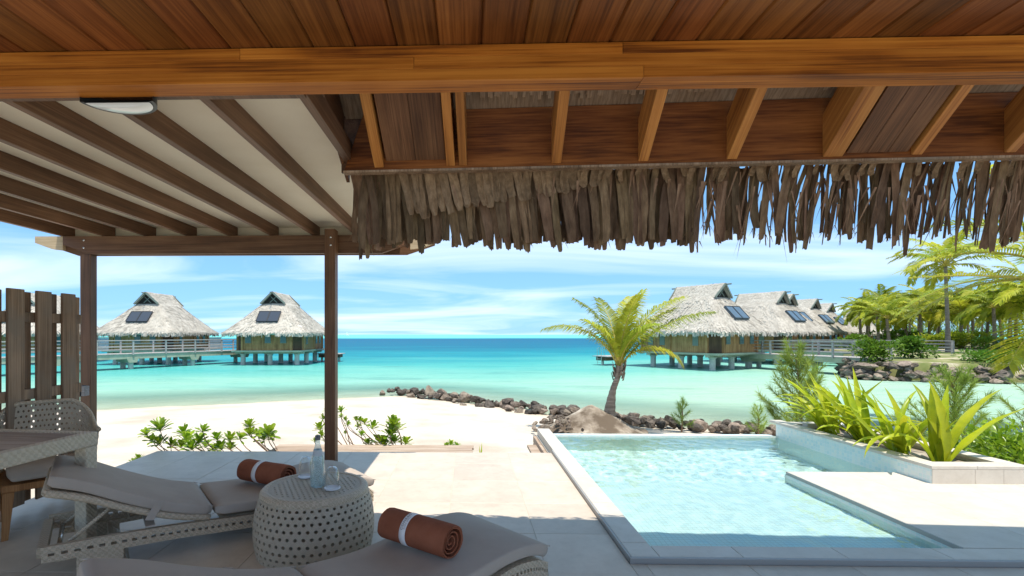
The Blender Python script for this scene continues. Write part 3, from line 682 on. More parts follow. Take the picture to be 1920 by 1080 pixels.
eb = MB(); slab(eb, along(-.004)-fnor*.004, along(FEND), fnor, .05, FZ-.014, FZ-.001); eb.build('edge_batten', M_fence, eave, world=True)
def rafter(u, w_=.055, h=.24, name='rafter', mat=M_rafter, zoff=.012, back=1.0, parent=eave):
    a = along(u) - fnor*.002; bq = a - fnor*back
    z0 = FZ+zoff
    dv = (-fnor + Vector((0,0,SL))); L_ = dv.length*back; dv.normalize(); zv = fdir.cross(dv); xv = fdir
    if zv.z < 0: zv = -zv; xv = -fdir
    o_ = MB().box(-w_/2, w_/2, 0, L_, 0, h*.8).build(name, mat, parent, bevel=.003)
    mw = Matrix((xv, dv, zv)).transposed().to_4x4(); a.z = z0
    o_.rotation_euler = mw.to_euler(); o_.location = a - eave.location
    return o_
for px in (711, 1043, 1206, 1372, 1552, 1718, 1893): rafter(u_at(px, 305))
rafter(u_at(845, 305), w_=.05); rafter(u_at(868, 305), w_=.045)
rafter(u_at(1570, 300), w_=.05)
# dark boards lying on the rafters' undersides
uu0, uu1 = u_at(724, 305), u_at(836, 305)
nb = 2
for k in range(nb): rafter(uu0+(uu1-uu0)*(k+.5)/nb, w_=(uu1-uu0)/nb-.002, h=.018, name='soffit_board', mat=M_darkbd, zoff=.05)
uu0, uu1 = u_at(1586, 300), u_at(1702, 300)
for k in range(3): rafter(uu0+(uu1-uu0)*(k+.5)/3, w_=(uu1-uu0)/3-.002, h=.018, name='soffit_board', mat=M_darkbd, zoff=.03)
# pale thatch underside above the rafters: rows of lapped strips
mb = MB()
for k in range(14):
    pass
base0 = along(-.05); 
vs = []
for u in (.0, FEND):
    for bk, dz in ((-.04, 0), (1.0, SL*1.04)):
        q = along(u) - fnor*bk; vs.append((q.x, q.y, FZ+.355+SL*max(0, bk) + (0 if bk > 0 else -.03)))
mb.add(vs, [(0,1,3,2)])
mb.build('thatch_underside', M_under, eave, world=True)
rr_ = random.Random(11); mb = MB()
for k in range(900):
    u = rr_.uniform(.1, FLEN); bk = rr_.choice((.05, .13, .22, .30, .38, .5, .62)) + rr_.uniform(-.015,.015); w_ = rr_.uniform(.012,.03); L = .12
    p = along(u) - fnor*bk; p.z = FZ+.350+SL*bk - rr_.uniform(.002,.012); q = p - fnor*L; q.z = p.z + SL*L + .008
    s_ = fdir*w_/2; mb.add([p-s_, p+s_, q+s_, q-s_], [(0,1,2,3)])
tag(mb.build('thatch_strips', M_under, eave, world=True), kind='stuff')
# outer thatch slab so that the roof has its thickness and casts its shade
mb = MB(); ob0 = []
for u in (-.02, FEND):
    for off, z in ((.14, FZ+.39-.12), (.14, FZ+.56-.12), (-1.6, FZ+.39+SL*1.6), (-1.6, FZ+.56+SL*1.6)):
        q = along(u) + fnor*off; ob0.append((q.x, q.y, z))
mb.add(ob0, [(0,2,6,4),(1,5,7,3),(0,1,3,2),(4,6,7,5),(2,3,7,6),(0,4,5,1)])
for i in range(0): pass
thb = mb.build('thatch_layer', M_under, eave, world=True)
# added dark sheet standing in for the shaded void at the left roof end
eb = MB(); p_, q_ = along(-.012)-fnor*.0, along(-.012)-fnor*1.0
p2 = p_ + fnor*.16
vs = [Vector((p2.x,p2.y,FZ-.02)), Vector((q_.x,q_.y,FZ-.02+SL)), Vector((q_.x,q_.y,FZ+.75+SL)), Vector((p2.x,p2.y,FZ+.42))]
eb.add([v_-fdir*.02 for v_ in vs]+vs, [(0,1,2,3),(7,6,5,4),(0,4,5,1),(1,5,6,2),(2,6,7,3),(3,7,4,0)]); eb.build('void_sheet', M_darkbd, eave, world=True)
# hanging leaves
def leaf_mesh(seed, mat, L=.5, w_=.045, bundles=1, name='leaf', frays=True):
    """folded dry leaf strip hanging along -z from the origin, sagging outward (+y)"""
    r = random.Random(seed); mb = MB(); seg = 6
    tw = r.uniform(-.45, .45); cv = r.uniform(-.03, .03); fold = r.uniform(.25, .6)*w_
    rows = []
    for k in range(seg+1):
        s = k/seg; z = -L*s; wd = w_*(1 - .16*s + .05*math.sin(s*5+seed)) * (1 if k < seg else r.uniform(.55, 1))
        a = tw*s*s*.7; ox = cv*math.sin(s*PI*.8) + r.uniform(-.003,.003); oy = .12*s - .05*s*s
        row = []
        for i, dpt in ((-1, 0), (-.5, .75), (0, 1), (.5, .75), (1, 0)):
            x = i*wd/2; y = dpt*fold*.45
            jag = 0 if k < seg else r.uniform(-.015, .012)
            row.append((ox + x*math.cos(a) - y*math.sin(a), oy + x*math.sin(a) + y*math.cos(a), z + jag))
        rows += row
    mb.add(rows, [(k*5+i, k*5+i+1, (k+1)*5+i+1, (k+1)*5+i) for k in range(seg) for i in range(4)])
    if frays:
        for _ in range(r.randint(0, 3)):
            x0 = r.uniform(-.4,.4)*w_; a = r.uniform(-.35,.35); l = r.uniform(.06,.16)
            mb.add([(x0,.08,-L*.85),(x0+.006,.08,-L*.85),(x0+.004+a*l,.09,-L*.85-l)], [(0,1,2)])
    return mb.mesh(name, mat, smooth=True)
LB = [leaf_mesh(i, M_leafb, L=1.0*rr_.uniform(.9,1.08), w_=rr_.uniform(.040,.070)) for i in range(14)]
LN = [leaf_mesh(50+i, M_leafb, L=1.0*rr_.uniform(.85,1.05), w_=rr_.uniform(.014,.032)) for i in range(8)]
LP = [leaf_mesh(90+i, M_leafl, L=1.0, w_=rr_.uniform(.05,.075), frays=True) for i in range(6)]
yawf = math.atan2(fdir.y, fdir.x)
def hang(me, u, off, ztop, L, lean=0, out=0, wscale=1, name='leaf'):
    q = along(u) + fnor*off; q.z = ztop
    o_ = put(me, name, eave, q - eave.location, (out, lean, yawf + rr_.uniform(-.35,.35)), (wscale, 1.0, L))
    return o_
def tip_z(u, off, py):
    q = along(u) + fnor*off - C0; return CAMZ + (HY-py)/F*q.dot(FW)
UL = u_at(1340, 300); nleaf = 0
# dense part on the left, two rows
for k in range(96):
    u = .045 + (UL-.045)*(k/95) + rr_.uniform(-.01,.01); off = .13 + rr_.uniform(-.02,.05)
    tipy = 461 + rr_.uniform(-6, 5)
    zt_ = FZ + .03; zb = tip_z(u, off+.08, tipy)
    hang(rr_.choice(LB), u, off, zt_, zt_-zb, lean=rr_.uniform(-.06,.02) + (-.10 if .25 < (u/UL) < .7 else 0), wscale=rr_.uniform(.9,1.15))
for k in range(70):
    u = .03 + (UL-.03)*(k/69) + rr_.uniform(-.015,.015); off = .22 + rr_.uniform(0,.05)
    zt_ = FZ + .0; zb = tip_z(u, off+.08, 458 + rr_.uniform(-12, 6))
    hang(rr_.choice(LB), u, off, zt_, zt_-zb, lean=rr_.uniform(-.05,.05), wscale=1.1)
# sparser tattered part on the right
for k in range(138):
    u = UL + (FLEN-UL)*(k/137) + rr_.uniform(-.02,.02); off = .13 + rr_.uniform(-.03,.08)
    tipy = rr_.choice((468, 463, 456, 450, 438, 460)) + rr_.uniform(-9, 4)
    zt_ = FZ + .03; zb = tip_z(u, off+.08, tipy)
    hang(rr_.choice(LN if rr_.random() < .58 else LB), u, off, zt_, zt_-zb, lean=rr_.gauss(0,.075), wscale=rr_.uniform(.6,1.0))
for k in range(60):
    u = FLEN + 2.2*k/59; hang(rr_.choice(LB), u, .15, FZ+.03, rr_.uniform(.38,.5), lean=rr_.uniform(-.15,.15))
# loose shreds too small to count
mb = MB()
for k in range(240):
    u = rr_.uniform(.1, FLEN); off = rr_.uniform(.10,.26); p = along(u)+fnor*off; L = rr_.uniform(.08,.34) * (1 if u > UL else .6)
    p.z = FZ - rr_.uniform(-.02,.22 if u > UL else .1); q = p + fdir*rr_.uniform(-.12,.12)*L*3 + fnor*rr_.uniform(0,.06) - Vector((0,0,L)); w_ = rr_.uniform(.003,.011)
    mb.add([p-fdir*w_, p+fdir*w_, q], [(0,1,2)])
tag(mb.build('leaf_shreds', M_leafb, eave, world=True), kind='stuff')
# pale folded butts of the first course
for k in range(30):
    s = k/29; u = u_at(748, 305) + (u_at(1150, 305)-u_at(748, 305))*s + rr_.uniform(-.006,.006); off = .055 + rr_.uniform(0,.02)
    zt_ = FZ + .02; zb = tip_z(u, off+.05, 408 - 66*s + rr_.uniform(-7, 7))
    hang(rr_.choice(LP), u, off, zt_, zt_-zb, lean=-.16 + rr_.uniform(-.05,.05), wscale=rr_.uniform(.8,1.0), name='folded_leaf')
for k in range(46):
    u = u_at(1150, 305) + rr_.uniform(0, FLEN-u_at(1150,305)); hang(rr_.choice(LP), u, .05+rr_.uniform(0,.03), FZ+.02, rr_.uniform(.05,.11), lean=rr_.uniform(-.5,.5), wscale=.6, name='folded_leaf')
# left end of the roof: leaves turned to the side
for k in range(26):
    u = rr_.uniform(.0, .17); off = rr_.uniform(.12, .75); zt_ = FZ + .06 - .1*off; zb = tip_z(u, off+.05, 462 + rr_.uniform(-10, 10)*(1 if off < .4 else .4) + (6 if u > .08 else 0))
    o_ = hang(rr_.choice(LB), u, off, zt_, zt_-zb, lean=rr_.uniform(-.05,.05)); o_.rotation_euler[2] += R(rr_.uniform(20, 80))

# ================================================================ pergola
perg = tag(empty('pergola', (-2.7, 5.0, 0)), 'brown timber pergola with cream roof sheets over the sun loungers', 'pergola')
RZ, RH, RW = 2.410, .115, .045
RX = [-.70 - .4475*k for k in range(9)]
for x in RX: MB().box(x-RW, x, 2.10, 5.32, RZ, RZ+RH).build('rafter', M_perg, perg, world=True, bevel=.003)
for a, b_ in zip(RX[1:], RX): MB().box(a-.02, b_-.03, 2.06, 5.36, RZ+RH+.001, RZ+RH+.012).build('roof_sheet', M_panel, perg, world=True)
MB().box(RX[-1]-RW, RX[0], 2.06, 2.0995, RZ-.02, RZ+RH).build('ledger', M_perg, perg, world=True)
for a, b_ in zip(RX[1:], RX): MB().box(a+.001, b_-RW-.001, 5.225, 5.245, 2.407, RZ+RH-.002).build('closing_board', M_panel, perg, world=True)
def beam_ends(x0, x1, y0, y1, z0, z1, name, mat):
    e = .30; mb = MB()
    prof = [(x0, z0+.10), (x0, z1), (x1, z1), (x1, z0+.10), (x1-e, z0), (x0+e, z0)]
    mb.add([(x, y, z) for y in (y0, y1) for x, z in prof], [tuple(range(6)), tuple(range(11, 5, -1))] + [(i, 6+i, 6+(i+1)%6, (i+1)%6) for i in range(6)])
    return mb.build(name, mat, perg, world=True, bevel=.003)
beam_ends(-4.28, -.60, 5.062, 5.106, 2.215, 2.405, 'front_beam', M_pergx)
for sgn, xx in ((-1, -4.28), (1, -.60)):
    mb = MB(); a, b_ = (xx-.30, xx-.001) if sgn < 0 else (xx+.001, xx+.30)
    if sgn < 0: prof = [(a, 2.335), (a, 2.404), (b_, 2.404), (b_, 2.255), (b_-.12, 2.27)]
    else: prof = [(a, 2.255), (a, 2.404), (b_, 2.404), (b_, 2.335), (a+.12, 2.27)]
    mb.add([(x, y, z) for y in (5.064, 5.104) for x, z in prof], [tuple(range(5)), tuple(range(9, 4, -1))] + [(i, 5+i, 5+(i+1)%5, (i+1)%5) for i in range(5)])
    mb.build('beam_end', M_paleend, perg, world=True)
beam_ends(-4.5, -.35, 5.17, 5.21, 2.215, 2.405, 'rear_beam', M_pergx)
MB().box(-1.465, -1.355, 4.95, 5.060, -.01, 2.445).build('post', M_pergz, perg, world=True, bevel=.004)
MB().box(-4.10, -3.99, 5.07, 5.165, -.75, 2.2145).build('post', M_pergz, perg, world=True, bevel=.004)
def bolt(x, y, z): MB().lathe([(.011,0),(.011,.004),(.007,.008),(0,.009)], 12).build('bolt', M_steel, perg, loc=Vector((x,y,z))-perg.location).rotation_euler = (R(90),0,0)
for z in (2.28, 2.36): bolt(-1.40, 4.949, z); bolt(-4.05, 5.061, z)
# lamp on the back of the beam
lamp = tag(empty('eyelid_lamp', (-1.56, BY1, BZ0)), 'oval eyelid lamp with frosted lens under the left of the roof beam', 'lamp')
c_ = at(236, 176, 2.09)
lamp.location = (c_.x, BY1+.002, BZ0)
prof = [(a*PI/24) for a in range(25)]
def halfoval(rx, ry, z0, z1, zc):
    mb = MB(); n = 25; vs = [(rx*math.cos(a), ry*math.sin(a), z) for z in (z1, z0) for a in prof]; vs += [(rx*.9*math.cos(a), ry*.9*math.sin(a), zc) for a in prof]; vs.append((0, ry*.3, zc-.004))
    fs = [(i, i+1, n+i+1, n+i) for i in range(n-1)] + [(n+i, n+i+1, 2*n+i+1, 2*n+i) for i in range(n-1)]
    return mb, vs, fs, n
mb, vs, fs, n = halfoval(.155, .125, -.022, .10, -.022)
mb.add(vs[:-1], fs + [tuple(range(n))]); mb.build('housing', M_dark, lamp, smooth=False)
mb = MB(); pts = [(.136*math.cos(a), .006+.105*math.sin(a), -.024) for a in prof]; mid = [(.08*math.cos(a), .006+.075*math.sin(a), -.036) for a in prof]
mb.add(pts+mid+[(0,.03,-.038)], [(i, n+i, n+i+1, i+1) for i in range(n-1)] + [(n+i, 2*n, n+i+1) for i in range(n-1)] + [(0, n-1, 2*n-1, n), (n, 2*n-1, 2*n)]); mb.build('lens', M_lens, lamp, smooth=True)

# ================================================================ slatted fence on the left
fence = tag(empty('slat_fence', (-3.42, 3.4, 0)), 'weathered two-sided board fence behind the woven chair', 'fence')
FX = -3.39
for k in range(6):
    y = 4.08 - .243*k
    MB().box(FX-.022, FX, y-.068, y+.068, .06+rnd.uniform(-.012,.012), 1.712+rnd.uniform(-.008,.008)).build('board', M_fence, fence, world=True, bevel=.004)
    MB().box(FX-.092, FX-.07, y+.075, y+.198, .06+rnd.uniform(-.012,.012), 1.70+rnd.uniform(-.008,.008)).build('back_board', M_fence, fence, world=True, bevel=.004)
for z in (1.50, .90, .25):
    MB().box(FX-.0695, FX-.0225, 2.3, 4.24, z-.04, z+.04).build('rail', M_fence, fence, world=True, bevel=.003)
MB().box(FX-.10, FX-.001, 4.60, 4.68, -.3, 1.62).build('fence_post', M_fence, fence, world=True, bevel=.003) if False else None
q = at(147, 733, 5.0)
box_ = tag(empty('post_light', (q.x, q.y, q.z)), 'small black outdoor light box fixed to the pergola post beside the fence', 'lamp')
MB().box(-.085, .05, -.04, .05, -.055, .055).build('housing', M_dark, box_, bevel=.006)
MB().box(.0505, .085, -.03, .04, -.05, .05).build('cover', M_rail, box_, bevel=.004)

# ================================================================ furniture
def holed_rail(mb, path, h, y, th):
    """rail following path (x, ztop): top and bottom strand with a row of slots between"""
    P = path
    for i in range(len(P)-1):
        (x0, z0), (x1, z1) = P[i], P[i+1]
        for a, b_ in ((0, .42), (.62, 1)):
            mb.add([(x0,y-th,z0-h*a),(x1,y-th,z1-h*a),(x1,y+th,z1-h*a),(x0,y+th,z0-h*a),(x0,y-th,z0-h*b_),(x1,y-th,z1-h*b_),(x1,y+th,z1-h*b_),(x0,y+th,z0-h*b_)],
                   [(0,1,2,3),(7,6,5,4),(0,4,5,1),(3,2,6,7)])
        xm, zm = x0+(x1-x0)*.5, z0+(z1-z0)*.5; k = .28
        xa, za_, xb, zb_ = x0, z0, x0+(x1-x0)*.5, zm
        mb.add([(xa,y-th,za_-h*.42),(xb,y-th,zb_-h*.42),(xb,y+th,zb_-h*.42),(xa,y+th,za_-h*.42),(xa,y-th,za_-h*.62),(xb,y-th,zb_-h*.62),(xb,y+th,zb_-h*.62),(xa,y+th,za_-h*.62)],
               [(0,4,5,1),(3,2,6,7),(1,5,6,2),(0,3,7,4)])
    for (x, z), rev in ((P[0], 0), (P[-1], 1)):
        mb.add([(x,y-th,z),(x,y+th,z),(x,y+th,z-h),(x,y-th,z-h)], [(0,1,2,3) if rev else (3,2,1,0)])
def make_lounger(name, loc, rz, label, W=.31, rise=1.0):
    t_ = empty(name, loc, rz, label, 'sun lounger', 'woven sun loungers on the deck')
    seat = [tuple(p) for p in smoothpath([(0,.262),(.3,.245),(.55,.265),(.8,.29),(1.0,.278),(1.14,.232)], 28)]
    back = [tuple(p) for p in smoothpath([(-.82,.27+.33*rise),(-.65,.27+.265*rise),(-.44,.27+.155*rise),(-.22,.27+.06*rise),(-.015,.27)], 24)]
    def cush(path, name, th=.064):
        c_ = MB().sweep(path, W, th, .014, 3).build(name, M_cushion, t_, smooth=True)
        # piping along the upper edges
        for sy in (-1, 1):
            MB().tube([(x, sy*(W-.006), z-.006) for x, z in path], .0035, 6).build('piping', M_cushion, c_, smooth=True)
        return c_
    cush(seat, 'seat_cushion'); bc = cush(back, 'back_cushion')
    # rails
    low = [tuple(p) for p in smoothpath([(-.86,.215),(-.5,.205),(-.2,.19),(.05,.17),(.35,.152),(.6,.175),(.85,.205),(1.02,.185),(1.12,.145)], 52)]
    for sy in (-1, 1):
        mb = MB(); holed_rail(mb, low, .085, sy*(W-.018), .017); mb.build('side_rail', M_weave, t_)
    for x, z in ((-.86,.213), (1.105,.14), (.1,.145)):
        MB().sweep([(x-.022, z+.001), (x+.022, z+.001)], W-.037, .083, .012, 2).build('cross_rail', M_weave, t_, smooth=False)
    # deck of the frame below the seat
    MB().sweep([(x, z-.088) for x, z in seat[1:-1]], W-.04, .012, .004, 1).build('seat_panel', M_weave, t_)
    # backrest frame: two woven tubes and a panel
    for sy in (-1, 1):
        MB().tube([(x-.02, sy*(W-.02), z-.098+.02*i/24) for i, (x, z) in enumerate(back)], .022, 10).build('backrest_tube', M_weave, t_, smooth=True)
    MB().tube([(-.84, y, .175+.33*rise) for y in (-W+.02, 0, W-.02)], .022, 10).build('backrest_tube', M_weave, t_, smooth=True)
    mb = MB(); BB = [Vector((x-.01, z-.10)) for x, z in back]
    def fnb(u, v):
        k = u/22*(len(BB)-1); i = max(0, min(len(BB)-2, int(k))); p = BB[i].lerp(BB[i+1], k-i); return (p.x, -W+.05+(2*W-.1)*v/14, p.y)
    mb.cane(fnb, 21, 14, .3); mb.build('backrest_panel', M_cane, t_, solid=.006)
    mb = MB().box(-.385, -.335, -W-.004, W+.004, .215, .222); 
    for sy in (-1, 1): mb.bar((-.36, sy*(W+.006), .22), (-.30, sy*(W+.006), .40), .05, .003, up=(0,1,0)) if False else mb.add([(-.39, sy*(W+.005), .26), (-.345, sy*(W+.005), .25), (-.29, sy*(W+.005), .345), (-.335, sy*(W+.005), .36)], [(0,1,2,3)])
    mb.build('strap', M_cushion, bc)
    # adjustable support and its notched bracket
    for sy in (-1, 1):
        MB().tube([(-.52, sy*(W-.09), .21+.16*rise), (-.78, sy*(W-.09), .165)], .012, 8).build('support_rod', M_weave, t_, smooth=True)
        mb = MB().box(-.80, -.36, sy*(W-.075)-.012, sy*(W-.075)+.012, .10, .13)
        for x in (-.74, -.64, -.54, -.44): mb.tube([(x, sy*(W-.075), .13), (x, sy*(W-.075), .155), (x+.012, sy*(W-.075), .165), (x+.024, sy*(W-.075), .155)], .007, 8)
        mb.build('notch_bracket', M_steel if False else M_weave, t_)
    MB().tube([(-.79, -W+.08, .16), (-.79, W-.08, .16)], .013, 10).build('pivot_rod', M_steel, t_, smooth=True)
    # woven panel legs
    for x in (-.60, .82):
        for sy in (-1, 1):
            MB().box(x-.11, x+.11, sy*(W-.018)-.015, sy*(W-.018)+.015, 0, .135 if x < 0 else .11).build('leg', M_weave, t_, bevel=.006)
    for x in (-.46,):
        mb = MB(); mb.cane(lambda u, v: (x-.10+.10*v/6, -W+.06+(2*W-.12)*u/16, .12-.11*v/6), 15, 6, .3); mb.build('woven_brace', M_cane, t_, solid=.008)
    return t_
L1 = make_lounger('sun_lounger', (-1.81, 3.35, 0), R(38), 'taupe cushioned woven sun lounger beyond the round side table, head by the dining table')
L2 = make_lounger('sun_lounger', (-.60, 2.085, 0), R(43), 'taupe cushioned woven sun lounger in front of the round side table, nearest the pool', rise=.86)

def make_towel(loc, rz, label, printed):
    t_ = empty('rolled_towel', loc, rz, label, 'towel', 'rolled towels on the loungers')
    Lh, Ro = .215, .083; mb = MB(); seg = 96; turns = 4.2; n0 = 0
    cols = [-1, -.985, -.95, -.6, -.2, .2, .6, .95, .985, 1]
    out = []; inn = []
    for i in range(seg+1):
        s = i/seg; a = -s*turns*2*PI - .6; rr = .016 + (Ro-.016)*min(1, s*turns/(turns-1.05))
        out.append((rr*math.cos(a), rr*math.sin(a))); inn.append(((rr-.0075)*math.cos(a), (rr-.0075)*math.sin(a)))
    prof_ = out + inn[::-1]; m_ = len(prof_)
    r = random.Random(5 if printed else 9); vs = []
    for c in cols:
        for k, (y, z) in enumerate(prof_):
            rr = math.hypot(y, z); wob = .004*noise.noise(Vector((c*2.2, y*22, z*22 + (3 if printed else 0))))
            sq = .90 if z < 0 else 1.0
            shrink = 1 if abs(c) < .97 else .975
            tele = .022*(1-rr/Ro)*(1 if c > 0 else -1)*abs(c)**8 * -1
            vs.append((c*Lh + tele + .004*noise.noise(Vector((y*30, z*30, c)))*abs(c), y*(1.04)*shrink*(1+wob*8), z*sq*shrink*(1+wob*6)))
    fs = [(j*m_+k, j*m_+(k+1)%m_, (j+1)*m_+(k+1)%m_, (j+1)*m_+k) for j in range(len(cols)-1) for k in range(m_)]
    for base, fl in ((0, 1), ((len(cols)-1)*m_, 0)):
        for k in range(seg):
            q = (base+k, base+k+1, base+m_-2-k, base+m_-1-k); fs.append(q if fl else q[::-1])
    mb.add(vs, fs); mb.build('cloth', M_towel, t_, smooth=True)
    mb = MB(); n = 48; b0, b1 = -.062, -.022
    ring = [(1.045*(Ro+.0012)*math.cos(k*2*PI/n), (.91 if math.sin(k*2*PI/n) < 0 else 1.0)*(Ro+.0012)*math.sin(k*2*PI/n)) for k in range(n)]
    mb.add([(x, y, z) for x in (b0, b1) for y, z in ring], [(k, (k+1)%n, n+(k+1)%n, n+k) for k in range(n)])
    band = mb.build('paper_band', M_paper, t_, smooth=True, solid=.001)
    if printed:
        for txt, size, xo, a0 in (('CONRAD', .020, b0+.021, R(160)), ('BORA BORA', .011, b0+.033, R(156))):
            cu = bpy.data.curves.new('band_text', 'FONT'); cu.body = txt; cu.size = size; cu.space_character = 1.25
            to = bpy.data.objects.new('band_text', cu); COL.objects.link(to); bpy.context.view_layer.update()
            me = bpy.data.meshes.new_from_object(to.evaluated_get(bpy.context.evaluated_depsgraph_get())); bpy.data.objects.remove(to)
            bm = bmesh.new(); bm.from_mesh(me); bmesh.ops.triangulate(bm, faces=bm.faces); bmesh.ops.subdivide_edges(bm, edges=[e for e in bm.edges if e.calc_length() > .004], cuts=2, use_grid_fill=False); bm.to_mesh(me); bm.free()
            for v_ in me.vertices:
                a = a0 - v_.co.x/(Ro+.003); x = xo - v_.co.y
                y, z = 1.045*(Ro+.003)*math.cos(a), (.91 if math.sin(a) < 0 else 1.0)*(Ro+.003)*math.sin(a)
                v_.co = (x, y, z)
            me.materials.append(M_ink); put(me, 'lettering', band)
    return t_
make_towel((-.25, 2.50, .272+.078), R(-34), 'rust coloured rolled towel with printed white band on the nearer lounger', True)
make_towel((-1.50, 3.60, .255+.078), R(-24), 'rust coloured rolled towel with plain white band on the farther lounger', False)

# woven side table
TC = Vector((-.985, 3.13, 0)); TH = .395
st = tag(empty('woven_side_table', TC), 'round woven side table like a drum between the two loungers', 'side table')
prof2 = smoothpath([(.352,0),(.368,.09),(.368,.19),(.355,.28),(.331,.355)], 30)
def fts(u, v):
    k = min(.9999, max(0, v/9))*(len(prof2)-1); i = int(k); p = prof2[i].lerp(prof2[i+1], k-i); a = u/50*2*PI
    return (p.x*math.cos(a), p.x*math.sin(a), p.y)
MB().cane(fts, 50, 9, .235).build('woven_side', M_cane, st, solid=.010, merge=.0003)
MB().lathe([(.334,.352),(.338,.362),(.334,.380),(.320,.393),(.300,TH),(.288,TH-.002),(.286,TH-.012)], 64).build('top_rim', M_weave, st, smooth=True)
MB().lathe([(.346,0),(.354,.0),(.358,.012),(.352,.02)], 64).build('base_rim', M_weave, st, smooth=True)
mb = MB(); cs = .033
for j in range(-10, 10):
    for i in range(-10, 11):
        if math.hypot((i+.5+(.5 if j%2 else 0))*cs, (j+.5)*cs) > .276: continue
        oc = [(0,0),(.5,0),(1,0),(1,.5),(1,1),(.5,1),(0,1),(0,.5)]; off = .5 if j % 2 else 0
        vs = [((i+off+a)*cs, (j+b_)*cs, TH-.008) for a, b_ in oc] + [((i+off+.5+.26*math.cos(R(225+45*k)))*cs, (j+.5+.26*math.sin(R(225+45*k)))*cs, TH-.008) for k in range(8)]
        mb.add(vs, [(k, (k+1)%8, 8+(k+1)%8, 8+k) for k in range(8)])
mb.build('woven_top', M_cane, st, solid=.008, merge=.0003)
MB().lathe([(.258,TH-.0045),(.292,TH-.0045)], 64).build('top_band', M_cane, st)

# bottle, glasses
m, t, b, o = nodes('clear_glass')
lw = N(t, 'ShaderNodeLayerWeight', {'Blend': .4}); fr = N(t, 'ShaderNodeMath', {0: lw.outputs['Facing'], 1: .75}, operation='MULTIPLY'); tr = N(t, 'ShaderNodeBsdfTransparent', {0: (.97,.985,.985,1)}); gl = N(t, 'ShaderNodeBsdfGlossy', {'Roughness': .02})
t.links.new(N(t, 'ShaderNodeMixShader', {0: fr.outputs[0], 1: tr.outputs[0], 2: gl.outputs[0]}).outputs[0], o.inputs[0]); M_glass = m
m, t, b, o = nodes('misted_bottle_glass')
nz = N(t, 'ShaderNodeTexNoise', {'Vector': coords(t, (1,1,1)), 'Scale': 240.0, 'Detail': 3})
lw = N(t, 'ShaderNodeLayerWeight', {'Blend': .25}); fr = N(t, 'ShaderNodeMath', {0: lw.outputs['Facing'], 1: .5}, operation='MULTIPLY'); tr = N(t, 'ShaderNodeBsdfTransparent', {0: (.90,.96,.97,1)}); gl = N(t, 'ShaderNodeBsdfGlossy', {'Roughness': .06}); df = N(t, 'ShaderNodeBsdfTranslucent', {0: (.72,.80,.82,1)})
k_ = N(t, 'ShaderNodeMapRange', {0: nz.outputs['Fac'], 1: .35, 2: .7, 3: .22, 4: .48})
a_ = N(t, 'ShaderNodeMixShader', {0: k_.outputs[0], 1: tr.outputs[0], 2: df.outputs[0]})
t.links.new(N(t, 'ShaderNodeMixShader', {0: fr.outputs[0], 1: a_.outputs[0], 2: gl.outputs[0]}).outputs[0], o.inputs[0]); M_bottle = m
TT = TH-.003
q = gp(594, 913, TT)
bo = tag(empty('water_bottle', (q.x, q.y+.02, TT)), 'misted glass water bottle with grey cap on the woven side table', 'bottle')
k = 1.0
MB().lathe([(.0,.004),(.04,.0),(.0465,.008),(.0475,.04),(.046,.12),(.041,.165),(.030,.215),(.020,.255),(.0155,.275),(.0148,.305)], 32).build('glass', M_bottle, bo, smooth=True)
MB().lathe([(.0,.012),(.04,.012),(.043,.02),(.0435,.12),(.0385,.165),(.0275,.215),(.022,.236),(0,.237)], 28).build('water', M_glass, bo, smooth=True)
MB().lathe([(.016,.298),(.0175,.300),(.0175,.322),(.0155,.326),(0,.327)], 24).build('cap', plain('grey_bottle_cap', (.13,.125,.13), rough=.5), bo, smooth=False)
MB().lathe([(.0345,.200),(.0262,.236)], 24).build('neck_label', plain('pale_bottle_label', (.5,.52,.52), rough=.5), bo, smooth=True)
for px, py, lab in ((623, 917, 'upturned stemless glass on a white coaster in front of the bottle'), (573, 895, 'upturned stemless glass on a white coaster behind the bottle')):
    q = gp(px, py, TT)
    gl_ = tag(empty('stemless_glass', (q.x, q.y, TT+.0135)), lab, 'glass', 'upturned glasses on the side table')
    MB().lathe([(.0385,0),(.043,.03),(.0425,.06),(.037,.10),(.028,.122),(.018,.128),(.0,.129)], 32).build('bowl', M_glass, gl_, smooth=True)
    MB().lathe([(.0,.125),(.017,.1245),(.027,.119)], 32).build('base', M_glass, gl_, smooth=True)
    co = MB().lathe([(0,0),(.043,0),(.049,.004),(.051,.011),(.048,.0125),(.045,.007),(0,.0065)], 40).build('paper_coaster', M_white, None, loc=(q.x, q.y, TT+.0005), smooth=True)
    tag(co, lab.replace('upturned stemless glass on a white coaster', 'round white coaster under the upturned glass'), 'coaster', 'white coasters')

# dining table (left edge of the picture)
dt = tag(empty('dining_table', (-2.9, 2.5, 0)), 'dining table with woven frame and slatted wooden top at the far left', 'dining table')
X1, Y1, X0_, Y0_, ZT = -2.35, 3.05, -3.3, 1.1, .752
rotT = R(-6)
def build_dt():
    for k in range(9):
        y = Y1-.075-.105*(k+1); MB().box(X0_+.06, X1-.065, y, y+.1, ZT-.02, ZT-.002).build('top_slat', M_tabletop, dt, world=True, bevel=.002)
    MB().box(X1-.13, X1-.062, Y0_, Y1-.06, ZT-.022, ZT-.0005).build('top_border', M_tabletop, dt, world=True) if False else None
    for a in ((X1-.062, X1, Y0_, Y1), (X0_, X1-.063, Y1-.06, Y1), (X0_, X1-.063, Y0_, Y0_+.06)):
        MB().box(*a, ZT-.085, ZT).build('apron', M_weavew, dt, world=True, bevel=.008)
    for x in (X1-.085, X0_):
        for y in (Y1-.085, Y0_): MB().box(x, x+.084, y, y+.084, 0.01, ZT-.086).build('leg', M_weavew, dt, world=True, bevel=.008)
build_dt()
piv = Vector((X1, Y1, 0))
